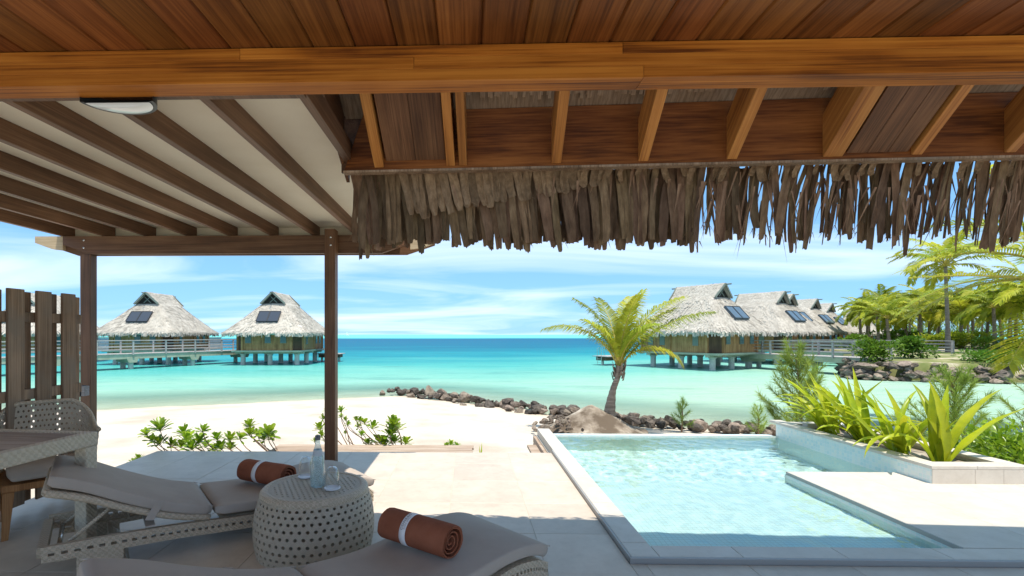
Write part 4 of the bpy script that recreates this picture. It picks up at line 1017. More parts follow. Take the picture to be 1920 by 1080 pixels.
dt.rotation_euler = (0, 0, rotT); dt.location = piv + Matrix.Rotation(rotT, 3, 'Z') @ (Vector((-2.9, 2.5, 0))-piv)

# woven tub chair
ch = tag(empty('woven_chair', (-3.07, 3.50, 0), R(-45)), 'woven tub chair with taupe seat pad and wooden legs behind the dining table', 'chair')
# local: faces +x after rotation of -45 deg -> towards +x,-y
S = .255
shell = []
def chair_plan(a):
    """plan of the back, a from 0 (right arm front) to 1 (left arm front)"""
    ang = R(-100 + 200*a) ; sx_ = -math.cos(ang); sy_ = math.sin(ang)
    k = (abs(sx_)**5 + abs(sy_)**5)**(-1/5)
    return Vector((sx_*k*.27, sy_*k*.27, 0))
def chair_top(a):
    d = abs(a-.5)*2
    k = max(0, min(1, (d-.26)/.46)); return .845 - .205*k*k*(3-2*k)
def fch(u, v):
    a = u/40; p = chair_plan(a); zt_ = chair_top(a); z = .36 + (zt_-.36)*v/12; k = 1 + .10*(v/12)
    return (p.x*k, p.y*k, z)
MB().cane(fch, 39, 12, .24, stagger=True).build('woven_back', M_cane, ch, solid=.012)
MB().tube([fch(u, 12) for u in range(0, 41)], .016, 8).build('top_rim', M_weave, ch, smooth=True)
MB().sweep([(-.225,.445),(-.1,.452),(.1,.452),(.265,.44)], .225, .075, .025, 3).build('seat_pad', M_cushion, ch, smooth=True)
MB().box(-.255,.255,-.255,.255,.315,.362).build('seat_frame', M_teak, ch, bevel=.008)
for sx_ in (-1, 1):
    for sy_ in (-1, 1):
        mb = MB(); x, y = sx_*.215, sy_*.215; mb.add([(x-.035,y-.03,.315),(x+.035,y-.03,.315),(x+.035,y+.03,.315),(x-.035,y+.03,.315)] + [(x+sx_*.02-.018,y+sy_*.02-.018,0),(x+sx_*.02+.018,y+sy_*.02-.018,0),(x+sx_*.02+.018,y+sy_*.02+.018,0),(x+sx_*.02-.018,y+sy_*.02+.018,0)],
            [(0,1,2,3),(7,6,5,4),(0,4,5,1),(1,5,6,2),(2,6,7,3),(3,7,4,0)]); mb.build('leg', M_teak, ch, bevel=.004)

# ================================================================ overwater bungalows
def make_bungalow(glassmat):
    t_ = empty('thatched_bungalow', (0,0,0)); r = random.Random(21)
    HW, HD, ZE, ZG, ZR = 3.95, 4.25, 1.52, 4.28, 5.38
    GW, GD = 1.08, 1.75
    def ring(s, n=13):
        """rounded rectangle of the hip roof at height fraction s; slightly concave"""
        k = s**.93; hw, hd = HW+(GW-HW)*k, HD+(GD-HD)*k; rad = .75*(1-s)+.06; pts = []
        for cx_, cy_, a0 in ((hw-rad,-hd+rad,-90),(hw-rad,hd-rad,0),(-hw+rad,hd-rad,90),(-hw+rad,-hd+rad,180)):
            for i in range(6): a = R(a0+90*i/5); pts.append((cx_+rad*math.cos(a), cy_+rad*math.sin(a)))
        out = []
        for (x0, y0), (x1, y1) in zip(pts, pts[1:]+pts[:1]):
            m_ = max(1, int(math.hypot(x1-x0, y1-y0)/.55))
            if m_ == 1: out.append((x0, y0))
            else: out += [(x0+(x1-x0)*i/m_, y0+(y1-y0)*i/m_) for i in range(m_)]
        return out
    base = ring(0); NN = len(base); cols = 14; vs = []
    top = ring(1)
    def pt(i, s):
        (x0, y0) = base[i]; k = s**.93
        # scale each base point toward the gablet rectangle
        return Vector((x0*((HW+(GW-HW)*k)/HW), y0*((HD+(GD-HD)*k)/HD), ZE+(ZG-ZE)*s))
    vs = []
    for j in range(cols+1):
        for i in range(NN):
            p = pt(i, j/cols); p.z += .07*noise.noise(p*1.1) + .04*noise.noise(p*3.1); vs.append(p)
    fs = [(j*NN+i, j*NN+(i+1)%NN, (j+1)*NN+(i+1)%NN, (j+1)*NN+i) for j in range(cols) for i in range(NN)]
    n0 = len(vs)                                                        # underside of the thick eave
    for i in range(NN): q = Vector(base[i]+(0,)); vs.append((q.x*.985, q.y*.985, ZE-.20))
    for i in range(NN): q = Vector(base[i]+(0,)); vs.append((q.x*.80, q.y*.80, ZE+.15))
    fs += [(n0+i, n0+(i+1)%NN, (i+1)%NN, i) for i in range(NN)] + [(n0+NN+i, n0+NN+(i+1)%NN, n0+(i+1)%NN, n0+i) for i in range(NN)]
    mb = MB(); mb.add(vs, fs)
    # ridge with open gablets at both ends
    gs = 8; o0 = len(mb.v); up = []
    for sgn in (-1, 1):
        for k in range(gs+1):
            s = k/gs; x = sgn*GW*1.02*(1-s**.9); z = ZG-.06+(ZR-ZG+.06)*s
            for y in (-GD-.28-.12*s, -GD*.5, 0, GD*.5, GD+.28+.12*s): up.append((x, y, z+.05*noise.noise(Vector((x*2,y*2,z*2)))))
    fsu = []
    for b0 in (0, (gs+1)*5):
        for k in range(gs):
            for i in range(4): fsu.append((b0+k*5+i, b0+k*5+i+1, b0+(k+1)*5+i+1, b0+(k+1)*5+i))
    mb.add(up, fsu)
    roof = mb.build('roof', M_thatch, t_, smooth=True)
    # straw tufts over the slopes, and the ragged eave
    mb = MB()
    for k in range(3000):
        i = r.randrange(NN); s = r.random()**1.15*.98; p = pt(i, s).lerp(pt((i+1)%NN, s), r.random()); e_ = pt((i+1)%NN, s)-pt(i, s)
        if e_.length < 1e-4: continue
        e_.normalize(); dn = (pt(i, max(0, s-.05))-pt(i, s+.001)).normalized(); nn = e_.cross(dn); nn = nn if nn.z > 0 else -nn
        L = r.uniform(.16,.38); w_ = r.uniform(.025,.06); sd = (e_ + dn*r.uniform(-.3,.3))*w_
        a = p + nn*.02; b_ = p + dn*L + nn*r.uniform(.03,.065)
        mb.add([a-sd, a+sd, b_+sd*.7, b_-sd*.7], [(0,1,2,3)])
    for k in range(700):
        u = r.random()*NN; i = int(u); p = pt(i, 0).lerp(pt((i+1)%NN, 0), u-i); e_ = (pt((i+1)%NN, 0)-pt(i, 0)).normalized(); od = Vector((p.x, p.y, 0)).normalized()
        L = r.uniform(.18,.42); w_ = r.uniform(.03,.07); a = p + od*r.uniform(-.02,.05) + Vector((0,0,r.uniform(-.02,.06))); b_ = a + od*r.uniform(-.02,.09) - Vector((0,0,L)) + e_*r.uniform(-.06,.06)
        mb.add([a-e_*w_, a+e_*w_, b_+e_*w_*.7, b_-e_*w_*.7], [(0,1,2,3)])
    for k in range(500):
        sg = r.choice((-1,1)); s = r.random(); y = r.uniform(-GD-.2, GD+.2); x = sg*GW*1.02*(1-s**.9); z = ZG-.06+(ZR-ZG+.06)*s
        L = r.uniform(.15,.3); w_ = r.uniform(.025,.05); mb.add([(x,y-w_,z+.03),(x,y+w_,z+.03),(x+sg*L*.6,y+w_,z-L*.7+.06),(x+sg*L*.6,y-w_,z-L*.7+.06)], [(0,1,2,3)])
    tag(mb.build('straw', M_straw, roof), kind='stuff')
    for sy in (-1, 1):
        y = sy*(GD+.02); g_ = MB().add([(-GW*.95,y,ZG-.02),(GW*.95,y,ZG-.02),(0,y,ZR-.1)], [(0,1,2)]).build('gablet', M_black, t_)  # near-black sheet stands in for the shade inside the gablet
        yy = sy*(GD+.34)
        mb = MB()
        for sx_ in (-1, 1): mb.bar((sx_*GW*1.1, yy-sy*.08, ZG-.02), (0, yy+sy*.06, ZR-.02), .07, .15, up=(0,1,0)) if False else mb.bar((sx_*GW*1.08, yy-sy*.08, ZG-.05), (0, yy+sy*.05, ZR-.06), .08, .16)
        mb.build('gablet_frame', M_trim, g_)
        mb = MB()
        for sx_ in (-1, 1): mb.bar((sx_*.35, y-.0+sy*.05, ZG+.05), (-sx_*.28, y+sy*.05, ZR-.45), .04, .06)
        mb.bar((0, y+sy*.07, ZG+.03), (0, y+sy*.07, ZR-.3), .04, .06); mb.build('gablet_lattice', M_trim, g_)
    MB().tube([(0,-GD-.85,ZR-.12),(0,GD+.85,ZR-.12)], .06, 8).build('ridge_pole', M_trim, t_)
    # panels on the front slope
    p0, p1 = Vector((0,-HD*.815,0)), Vector((0,-HD*.60,0))
    def slope_pt(x, s):
        k = s**.93; return Vector((x, -(HD+(GD-HD)*k), ZE+(ZG-ZE)*s))
    for x0, x1 in ((-.95,.02), (.06,1.03)):
        q = [slope_pt(x0,.34), slope_pt(x1,.34), slope_pt(x1,.68), slope_pt(x0,.68)]; nv = Vector((0,-.75,.66))
        vs = [p+nv*.16 for p in q]+[p+nv*.02 for p in q]
        pn_ = MB().add(vs, [(0,1,2,3),(0,4,5,1),(1,5,6,2),(2,6,7,3),(3,7,4,0)]).build('roof_panel', glassmat, t_)
        mb = MB()
        for a, b_ in ((0,1),(1,2),(2,3),(3,0)): mb.bar(vs[a]+nv*.01, vs[b_]+nv*.01, .05, .04)
        mb.build('panel_frame', M_dark, pn_)
    # body: boarded walls with posts, windows
    WW, WD, Z0, Z1 = 3.05, 3.3, -.08, 1.85
    def wall(a, b_, mat, name='wall'):
        a, b_ = Vector(a+(0,)), Vector(b_+(0,)); L = (b_-a).length; d = (b_-a)/L; nn = Vector((d.y, -d.x, 0)); mb = MB(); k = int(L/.24)
        for i in range(k):
            p, q = a+d*(L*i/k+.006), a+d*(L*(i+1)/k-.006); o_ = nn*(.012 if i % 2 else 0)
            mb.add([p+o_+Vector((0,0,Z0)), q+o_+Vector((0,0,Z0)), q+o_+Vector((0,0,Z1)), p+o_+Vector((0,0,Z1))], [(0,1,2,3)])
        mb.add([a-nn*.01+Vector((0,0,Z0)), b_-nn*.01+Vector((0,0,Z0)), b_-nn*.01+Vector((0,0,Z1)), a-nn*.01+Vector((0,0,Z1))], [(0,1,2,3)])
        return mb.build(name, mat, t_)
    c = .8                                                              # chamfered corner
    wf = wall((-WW+c,-WD), (WW-c,-WD), M_hut); wr = wall((WW,-WD+c), (WW,WD), M_hut); wl = wall((-WW,WD), (-WW,-WD+c), M_hut); wall((WW,WD), (-WW,WD), M_hutd)
    wall((WW-c,-WD), (WW,-WD+c), M_hutd); wall((-WW,-WD+c), (-WW+c,-WD), M_hutd)
    for x, y in ((-WW+c,-WD),(WW-c,-WD),(WW,-WD+c),(-WW,-WD+c),(WW,WD),(-WW,WD),(WW,.6),(-WW,.6)):
        MB().box(x-.09, x+.09, y-.09, y+.09, Z0-.22, Z1).build('corner_post', M_hut, t_)
    def window(x, y, w_, z0, z1, axis):
        if axis == 'x': fr_ = [(x-w_/2, x+w_/2, y-.06, y-.02)]; bx = (x-w_/2, x+w_/2, y-.055, y-.03, z0, z1)
        else: sg = 1 if x > 0 else -1; bx = (x+sg*.03-.012, x+sg*.03+.012, y-w_/2, y+w_/2, z0, z1)
        f_ = MB().box(bx[0]-(.05 if axis=='x' else .01), bx[1]+(.05 if axis=='x' else .005), bx[2]-(.0 if axis=='x' else .05), bx[3]+(.005 if axis=='x' else .05), z0-.05, z1+.05).build('window', M_trim, t_)
        MB().box(bx[0], bx[1] + (0 if axis=='x' else .012), bx[2]-(.012 if axis=='x' else 0), bx[3], z0, z1).build('pane', M_pane, f_)
    for x in (-1.7, .1, 1.5): window(x, -WD, .46, .62, 1.35, 'x')
    for y in (-1.6, 1.3, 2.4): window(WW, y, .36, .5, 1.35, 'y'); window(-WW, y, .36, .5, 1.35, 'y')
    # platform, beams, piles
    MB().box(-WW-.15, WW+.15, -WD-.15, WD+.15, Z0-.16, Z0-.01).build('floor_slab', M_concrete, t_)
    for y in (-2.6, 0, 2.6): MB().box(-WW-.1, WW+.1, y-.17, y+.17, Z0-.33, Z0-.161).build('floor_beam', M_concrete, t_)
    for x in (-2.5, 0, 2.5):
        for y in (-2.6, 0, 2.6):
            MB().lathe([(.215,-4),(.215,Z0-.45),(.29,Z0-.40),(.29,Z0-.331)], 14, (x,y,0)).build('pile', M_pile, t_, smooth=False)
    # rear terrace with slatted screen
    dk = MB().box(WW+.16, WW+1.5, .8, WD, Z0-.12, Z0).build('side_terrace', M_rail, t_)
    mb = MB()
    for k in range(14): y = .85+k*.17; mb.box(WW+1.42, WW+1.46, y, y+.06, Z0, Z0+1.1)
    mb.box(WW+1.40, WW+1.48, .8, WD, Z0+1.1, Z0+1.16); mb.build('screen', M_rail, dk)
    return t_
G_B = 'thatched bungalows on piles over the lagoon'
b1 = make_bungalow(M_solar); b2 = make_bungalow(M_skyl)
spots = [(b1, -18.2, 47.1, 0, 1, 'thatched bungalow beside the pergola post, at the end of the walkway'),
         (None, -30.3, 47.3, 0, 1, 'thatched bungalow in the middle of the left row, behind the walkway'),
         (None, -42.2, 47.4, 0, 1, 'thatched bungalow partly hidden by the board fence'),
         (b2, 19.9, 42.2, 32, 1.04, 'nearest thatched bungalow on the right, behind the small palm'),
         (None, 29.6, 49.8, 32, 1.04, 'second thatched bungalow in the right row, with a blue skylight'),
         (None, 36.0, 58.6, 32, 1.12, 'third thatched bungalow in the right row, mostly hidden, only its gablet showing'),
         (None, 44.6, 67.0, 32, 1.14, 'fourth thatched bungalow in the right row, its ridge lower'),
         (None, 54.6, 78.0, 32, 1.16, 'farthest thatched bungalow of the right row'),
         (None, 69.5, 88.0, 20, 1.0, 'thatched bungalow among the garden palms, half hidden by trunks')]
for src, x, y, a, s, lab in spots:
    o_ = src if src else copy_tree(b1 if x < 0 else b2)
    o_.location = (x, y, 0 if x < 40 else -.05); o_.rotation_euler = (0, 0, R(a)); o_.scale = (s, s, s); tag(o_, lab, 'bungalow', G_B)

# ---------------------------------------------------------------- walkways
def walkway(name, a, b_, z, label, seg=2.6, width=1.9, posts_left=True):
    a, b_ = Vector(a+(0,)), Vector(b_+(0,)); L = (b_-a).length; rz = math.atan2((b_-a).y, (b_-a).x)
    t_ = empty(name, (a.x, a.y, z), rz, label, 'walkway')
    n = max(2, round(L/seg)); s = L/n
    bw = .22; me = MB().box(0, bw-.015, -width/2, width/2, -.05, 0).mesh('deck_board', M_rail)
    for k in range(int(L/bw)): put(me, 'deck_board', t_, (k*bw, 0, 0))
    MB().box(0, L, -width/2+.05, width/2-.05, -.42, -.052).build('girder', M_concrete, t_)
    mp_ = MB().box(-.055,.055,-.055,.055,-.10,1.02).mesh('rail_post', M_rail)
    mc = MB().add([(-.5,-width/2+.02,-.30),(.5,-width/2+.02,-.30),(.3,-width/2+.02,-.72),(-.3,-width/2+.02,-.72),(-.5,width/2-.02,-.30),(.5,width/2-.02,-.30),(.3,width/2-.02,-.72),(-.3,width/2-.02,-.72)], [(0,1,2,3),(7,6,5,4),(0,4,5,1),(1,5,6,2),(2,6,7,3),(3,7,4,0)]).mesh('pile_cap', M_concrete)
    mpl = MB().lathe([(.19,-4),(.19,-.72)], 14).mesh('pile', M_pile)
    for sy in (-1, 1):
        y = sy*(width/2+.02)
        for k in range(n+1): put(mp_, 'rail_post', t_, (k*s, y, 0))
        for z_, h in ((.30,.05), (.55,.05), (.80,.05)): MB().box(0, L, y-.02, y+.02, z_-h/2, z_+h/2).build('rail', M_rail, t_)
        MB().box(-.03, L+.03, y-.08, y+.08, 1.021, 1.075).build('hand_rail', M_rail, t_)
    for k in range(0, n+1, 2):
        put(mc, 'pile_cap', t_, (k*s, 0, 0))
        for sy in (-.6, .6): put(mpl, 'pile', t_, (k*s, sy, 0))
    return t_
walkway('boardwalk', (-35.2, 25.5), (-22.8, 48.2), -.18, 'long raised boardwalk with grey railings in front of the left bungalows')
walkway('boardwalk', (24.0, 41.5), (27.0, 32.4), -.18, 'grey railed boardwalk from the right bungalow to the boulder seawall')
walkway('boardwalk', (29.5, 47.0), (37.5, 38.5), -.18, 'farther boardwalk behind the right bungalow leading into the garden')
# swimming platforms
def platform(loc, rz, label):
    t_ = empty('swim_platform', loc, rz, label, 'platform')
    for k in range(8): MB().box(-1.3, 1.3, -.9+.225*k, -.9+.225*k+.21, 0, .06).build('plank', M_rail, t_)
    MB().box(-1.1, 1.1, -.6, .6, -.35, -.001).build('frame', M_hutd, t_)
    for x in (-.9, .9): MB().lathe([(.12,-2.5),(.12,-.351)], 10, (x,0,0)).build('pile', M_pile, t_)
    mb = MB()
    for y in (-.25, .25): mb.tube([(-1.32,y,-1.2),(-1.32,y,.75),(-1.1,y,.85),(-.95,y,.1)], .025, 6)
    for z in (-.8,-.5,-.2): mb.tube([(-1.32,-.25,z),(-1.32,.25,z)], .02, 6)
    mb.build('ladder', M_steel, t_)
platform((13.0, 45.0, -.65), R(32), 'low swimming platform with ladder beside the nearest right bungalow')
platform((-14.2, 50.2, -.65), 0, 'low swimming platform behind the pergola post')
# sailing boat far out
q = at(650, 627, 850); sb = tag(empty('sailing_boat', (q.x, q.y, SEA)), 'tiny white sailing boat far out on the horizon', 'boat')
mb = MB().add([(-4,0,0),(-2,-1.1,0),(3,-1.1,0),(4.2,0,0),(3,1.1,0),(-2,1.1,0),(-4.4,0,1.0),(-2,-1.3,.9),(3.2,-1.3,.9),(4.4,0,1),(3.2,1.3,.9),(-2,1.3,.9)], [(0,1,2,3,4,5),(6,7,8,9,10,11)]+[(i,(i+1)%6,6+(i+1)%6,6+i) for i in range(6)]); mb.build('hull', M_white, sb)
MB().tube([(0,0,.9),(0,0,7.5)], .08, 6).build('mast', M_white, sb)
MB().add([(.1,0,1.6),(3.2,.1,1.6),(.1,0,7.4),(.1,.06,1.6),(3.2,.16,1.6),(.1,.06,7.4)], [(0,1,2),(5,4,3),(0,3,4,1),(1,4,5,2),(2,5,3,0)]).build('sail', M_white, sb)

# ================================================================ palms
def frond_mesh(L, e0, e1, n, ll, seed, mat, spread=.66, sag=.25, w_=.035, name='frond', twist=0):
    """rachis starts along +x at elevation e0 (deg) and bends to e1; leaflets on both sides"""
    r = random.Random(seed); K = 16; pts = [Vector((0,0,0))]
    for k in range(K):
        e = R(e0+(e1-e0)*((k+.5)/K)**1.15); pts.append(pts[-1]+Vector((math.cos(e),0,math.sin(e)))*(L/K))
    mb = MB(); mb.tube(pts, [max(.003, .024*L/2.2*(1-.9*k/K)) for k in range(K+1)], 5); nr = len(mb.f)
    for k in range(n):
        s = .17 + .83*(k+.5)/n; f = s*K; i = min(K-1, int(f)); p = pts[i].lerp(pts[i+1], f-i); d = (pts[i+1]-pts[i]).normalized()
        ln = ll*(math.sin(min(1, (s-.10)/.42)*PI/2)**.8)*(1-.62*max(0, (s-.55)/.45)**1.5)*r.uniform(.85,1.1)
        for sd in (-1, 1):
            if r.random() < .04: continue
            up = Vector((0, sd, 0)).cross(d)*sd; up = up if up.z > 0 else -up
            dirn = (d*(1-spread + .45*s) + Vector((0,sd,0))*spread*1.05 + up*r.uniform(.05,.28)).normalized()
            b0 = p; b1 = p + dirn*ln*.5 + Vector((0,0,-sag*ln*.10)); d2 = (dirn + Vector((0,0,-sag*1.5*r.uniform(.7,1.3)))).normalized(); b2 = b1 + d2*ln*.5
            ww = w_*r.uniform(.8,1.15); a = dirn.cross(up).normalized()*ww/2
            mb.add([b0-a*.4, b0+a*.4, b1+a, b1-a, b2], [(0,1,2,3),(3,2,4)])
    me = mb.mesh(name, mat); me.materials.append(M_rach); mi = [1]*nr + [0]*(len(me.polygons)-nr); me.polygons.foreach_set('material_index', mi); return me
def trunk(pts, rads, parent, mat=M_trunk):
    P = smoothpath(pts, 22); rs = []
    for k in range(23):
        u = k/22*(len(rads)-1); i = min(len(rads)-2, int(u)); rs.append((rads[i]+(rads[i+1]-rads[i])*(u-i))*(1+.05*math.sin(k*2.9)))
    return MB().tube(P, rs, 12).build('trunk', mat, parent, smooth=True)
# the small palm on the mound
base = Vector((3.72, 12.95, -.58)); top = at(1160, 690, 12.95)
palm = tag(empty('coconut_palm', base), 'young coconut palm with curved trunk on the sand mound beyond the pool', 'palm tree', 'coconut palms')
tl = top-base
trunk([(0,0,-.25),(tl.x*.36,0,tl.z*.42),(tl.x*.78,0,tl.z*.75),(tl.x,0,tl.z+.06)], [.165,.082,.07,.092], palm)
mb = MB(); rr2 = random.Random(4)
for k in range(26):                                                       # torn fibre sheaths
    a = rr2.uniform(0,6.28); z = tl.z - rr2.uniform(-.05,.34); x0 = tl.x + .125*math.cos(a) - (tl.z-z)*.12; y0 = .125*math.sin(a); h = rr2.uniform(.1,.26)
    ta = Vector((-math.sin(a), math.cos(a), 0))*rr2.uniform(.03,.07); c0 = Vector((x0,y0,z)); c1 = c0+Vector((math.cos(a)*.06, math.sin(a)*.06, h))
    mb.add([c0-ta, c0+ta, c1+ta*.4, c1-ta*.5], [(0,1,2,3)])
mb.build('fibre_sheath', M_trunk, palm)
FR_ = [ # azimuth, e0, e1, length, material, leaflet
    (174, 70, -18, 2.25, M_frondp, .62), (168, 84, 30, 2.1, M_frond, .5), (6, 76, 14, 2.55, M_frondp, .62), (-2, 56, 4, 2.75, M_frond, .6),
    (-20, 64, -62, 1.75, M_frondy, .55), (100, 82, 26, 2.3, M_frond, .55), (60, 80, 24, 2.4, M_frondp, .6), (-80, 83, 38, 2.0, M_frondp, .5),
    (-60, 76, 5, 1.7, M_frond, .55), (200, 78, 20, 1.6, M_frondp, .5), (30, 85, 44, 2.2, M_frondp, .55), (10, 66, 20, 2.2, M_frondy, .5)]
for k, (az, e0, e1, L, mt, ll) in enumerate(FR_):
    put(frond_mesh(L*1.08, e0, e1, 74, ll*1.15, 100+k, mt, w_=.033, sag=.62), 'frond', palm, tl+Vector((0,0,-.02)), (0, 0, R(az)))
# garden palms
VAR = [[frond_mesh(2.6, e0, e1, 34, .72, 300+10*v+k, mt, w_=.085, sag=.6) for k, (e0, e1) in enumerate(((70,-25),(55,-40),(35,-60),(80,10),(20,-75),(48,-20)))] for v, mt in enumerate((M_frond, M_frondp, M_frondp))]
def far_palm(bx, by, cpy, label, lean=0, s=1.0, v=0, seed=0, d=None, group='palms in the garden behind the seawall', thick=.15):
    r = random.Random(seed)
    Y = d; b_ = at(bx, 627, Y); b_.z = -.35; h = CAMZ + (627-cpy)/F*Y - b_.z
    t_ = tag(empty('coconut_palm', b_), label, 'palm tree', group)
    lx = lean*Y/F
    trunk([(0,0,-.3),(lx*.3,0,h*.4),(lx*.75,0,h*.75),(lx,0,h)], [thick*1.5,thick,thick*.85,thick*.8], t_, M_trunk)
    n = r.randint(17, 21)
    for k in range(n):
        az = k*137.5 + r.uniform(-15,15); me = VAR[v][(0,1,3,5,2,4)[k % 6]]
        q = s*1.15*r.uniform(.85,1.12); put(me, 'frond', t_, (lx, 0, h), (0, 0, R(az)), (q, q, q))
    return t_
FP = [(1614,585,60,-2,1.0,0,'slender palm at the left end of the garden row'), (1648,590,56,-4,1.1,1,'palm with a thick leaning trunk behind the round green bush'), (1668,598,52,-5,1.0,0,None),
      (1692,582,66,3,1.15,1,None), (1700,600,58,-2,1.0,2,None), (1722,592,75,0,1.1,1,None), (1741,578,58,4,1.2,0,'palm with dark straight trunk in the middle of the garden'), (1757,600,80,0,1.0,2,None),
      (1630,600,78,0,1.1,2,None), (1680,610,90,0,1.2,1,None), (1815,585,72,0,1.2,1,None), (1840,598,85,3,1.2,2,None), (1866,578,46,-3,1.15,0,'palm with thick dark trunk at the right of the garden'), (1894,575,48,0,1.2,1,'dark trunked palm at the right edge of the garden'),
      (1880,596,62,-6,1.1,2,None), (1785,600,68,-10,1.0,1,'palm leaning beside the tall grey trunk'), (1925,570,55,0,1.3,0,None), (1950,555,42,0,1.4,1,None), (1655,572,95,0,1.7,0,None), (1730,566,98,0,1.7,1,None), (1800,568,96,0,1.8,0,None), (1880,560,98,0,1.8,2,None),
      (1625,588,68,2,1.3,1,None), (1660,582,62,0,1.3,0,None), (1705,578,72,2,1.4,1,None), (1728,590,54,-3,1.2,1,None), (1760,586,60,2,1.3,0,None), (1800,590,52,4,1.3,1,None), (1825,575,58,-2,1.4,0,None), (1850,588,52,3,1.3,1,None), (1905,582,50,0,1.4,0,None)]
ORD = ['first','second','third','fourth','fifth','sixth','seventh','eighth','ninth','tenth','eleventh','twelfth','thirteenth','fourteenth']
front = sorted((p for p in FP if p[2] <= 62 and p[6] is None and p[0] < 1920), key=lambda p: p[0])
for k, (bx, cpy, d, lean, s, v, lab) in enumerate(FP):
    if FP[k] in front: lab = 'garden palm with a plain slim trunk toward the front, %s such from the left' % ORD[front.index(FP[k])]
    far_palm(bx, 0, cpy, lab or ('tall background palm at the back of the garden' if d > 94 else 'small coconut palm among others in the garden behind the seawall'), lean, s, v, 40+k, d)
far_palm(1778, 0, 500, 'tall palm with pale grey curved trunk in front of the garden', -5, 1.5, 1, 77, 40, thick=.135)
# big palm just outside the right edge, its fronds reach in
npb = Vector((16.4, 12.5, -.7)); np_ = tag(empty('coconut_palm', npb), 'large yellowing palm at the right edge, fronds hanging below the thatch fringe', 'palm tree', 'coconut palms')
trunk([(0,0,-.3),(-.1,0,1.2),(-.25,.1,2.3),(-.4,.1,3.2)], [.26,.19,.17,.18], np_)
NF = [(182, 12, -6, 5.0, M_frondy), (172, 40, -30, 4.8, M_frondp), (160, 62, -18, 4.6, M_frond), (200, 48, -30, 4.6, M_frondp), (140, 30, -50, 4.2, M_frondp), (215, 28, -55, 4.4, M_frondy), (110, 55, -20, 4.4, M_frond), (240, 60, 0, 4.2, M_frond), (186, 72, 10, 4.6, M_frondp), (60, 50, -20, 4.4, M_frond), (300, 45, -20, 4.4, M_frond), (20, 60, 0, 4.2, M_frondp), (190, -8, -60, 3.6, M_frondy), (168, 22, -44, 4.4, M_frondy)]
for k, (az, e0, e1, L, mt) in enumerate(NF):
    put(frond_mesh(L, e0, e1, 64, 1.0, 500+k, mt, w_=.05, sag=.22), 'frond', np_, (-.4,.1,3.15), (0,0,R(az)))

# ================================================================ plants
def strap_leaf(parent, base, az, e0, e1, L, w_, mat=M_crinum, seed=0, name='leaf', fold=.35, wav=.0):
    r = random.Random(seed); K = 12; p = Vector((0,0,0)); mb = MB(); rows = []
    a = R(az); hd = Vector((math.cos(a), math.sin(a), 0)); sd = Vector((-math.sin(a), math.cos(a), 0)); tw = r.uniform(-.6,.6)
    for k in range(K+1):
        s = k/K; e = R(e0+(e1-e0)*s**1.4); d = hd*math.cos(e)+Vector((0,0,math.sin(e)))
        nn = sd.cross(d); nn = nn if nn.z > 0 or e > R(89) else -nn
        ww = w_*(.55+.45*min(1,s*4))*(1-max(0,(s-.42)/.58)**1.7) * (1 if k < K else .02); q = sd*math.cos(tw*s)+nn*math.sin(tw*s)
        wv = wav*math.sin(s*22+seed)*ww
        rows += [p-q*ww/2+nn*(ww*fold*.5+wv), p-q*ww*.25+nn*ww*fold*.12, p+Vector((0,0,0)), p+q*ww*.25+nn*ww*fold*.12, p+q*ww/2+nn*(ww*fold*.5-wv)]
        p = p + d*(L/K)
    mb.add(rows, [(k*5+i, k*5+i+1, (k+1)*5+i+1, (k+1)*5+i) for k in range(K) for i in range(4)])
    return mb.build(name, mat, parent, loc=base, smooth=True)
rc = random.Random(15)
def crinum(x, y, label, leaves):
    t_ = tag(empty('crinum_lily', (x, y, PT-.07)), label, 'plant', 'lime green lilies in the planter')
    for k, (az, e0, e1, L, w_) in enumerate(leaves): strap_leaf(t_, (rc.uniform(-.06,.06), rc.uniform(-.07,.07), 0), az, e0, e1, L, w_, seed=k+int(x*100), wav=.06)
crinum(4.52, 4.83, 'lime green lily with the broadest leaves at the near end of the planter', [(-4,50,4,1.15,.105),(10,60,18,1.05,.10),(95,88,62,.82,.09),(60,84,66,.76,.10),(150,66,-45,.85,.07),(120,74,5,.8,.08),(35,72,58,.82,.09),(185,62,-65,.75,.065),(-60,78,50,.5,.07),(75,78,25,.9,.08)])
LIL = ((4.44,5.12,'lime green lily second from the near end, one leaf trailing over the pool'), (4.66,5.34,'lime green lily at the garden side, third from the near end'), (4.47,5.62,'lime green lily in the middle of the planter against the pool side'), (4.64,5.86,'lime green lily in the middle of the planter on the garden side'), (4.44,6.08,'lime green lily second from the far end of the planter'), (4.62,6.3,'lime green lily at the far end of the planter'))
for i, (x, y, lab) in enumerate(LIL):
    lv = [(rc.gauss(150,75), rc.uniform(40,80), rc.choice((60,45,25,0,-25,-50))+rc.uniform(-10,10), rc.uniform(.5,.95), rc.uniform(.045,.078)) for _ in range(12)]
    if i == 0: lv.append((200, 50, -80, .80, .085))
    if i >= 2: lv += [(165+rc.uniform(-20,20), 62, 30, .92, .085), (110, 75, 58, .85, .09)]
    crinum(x, y, lab, lv)

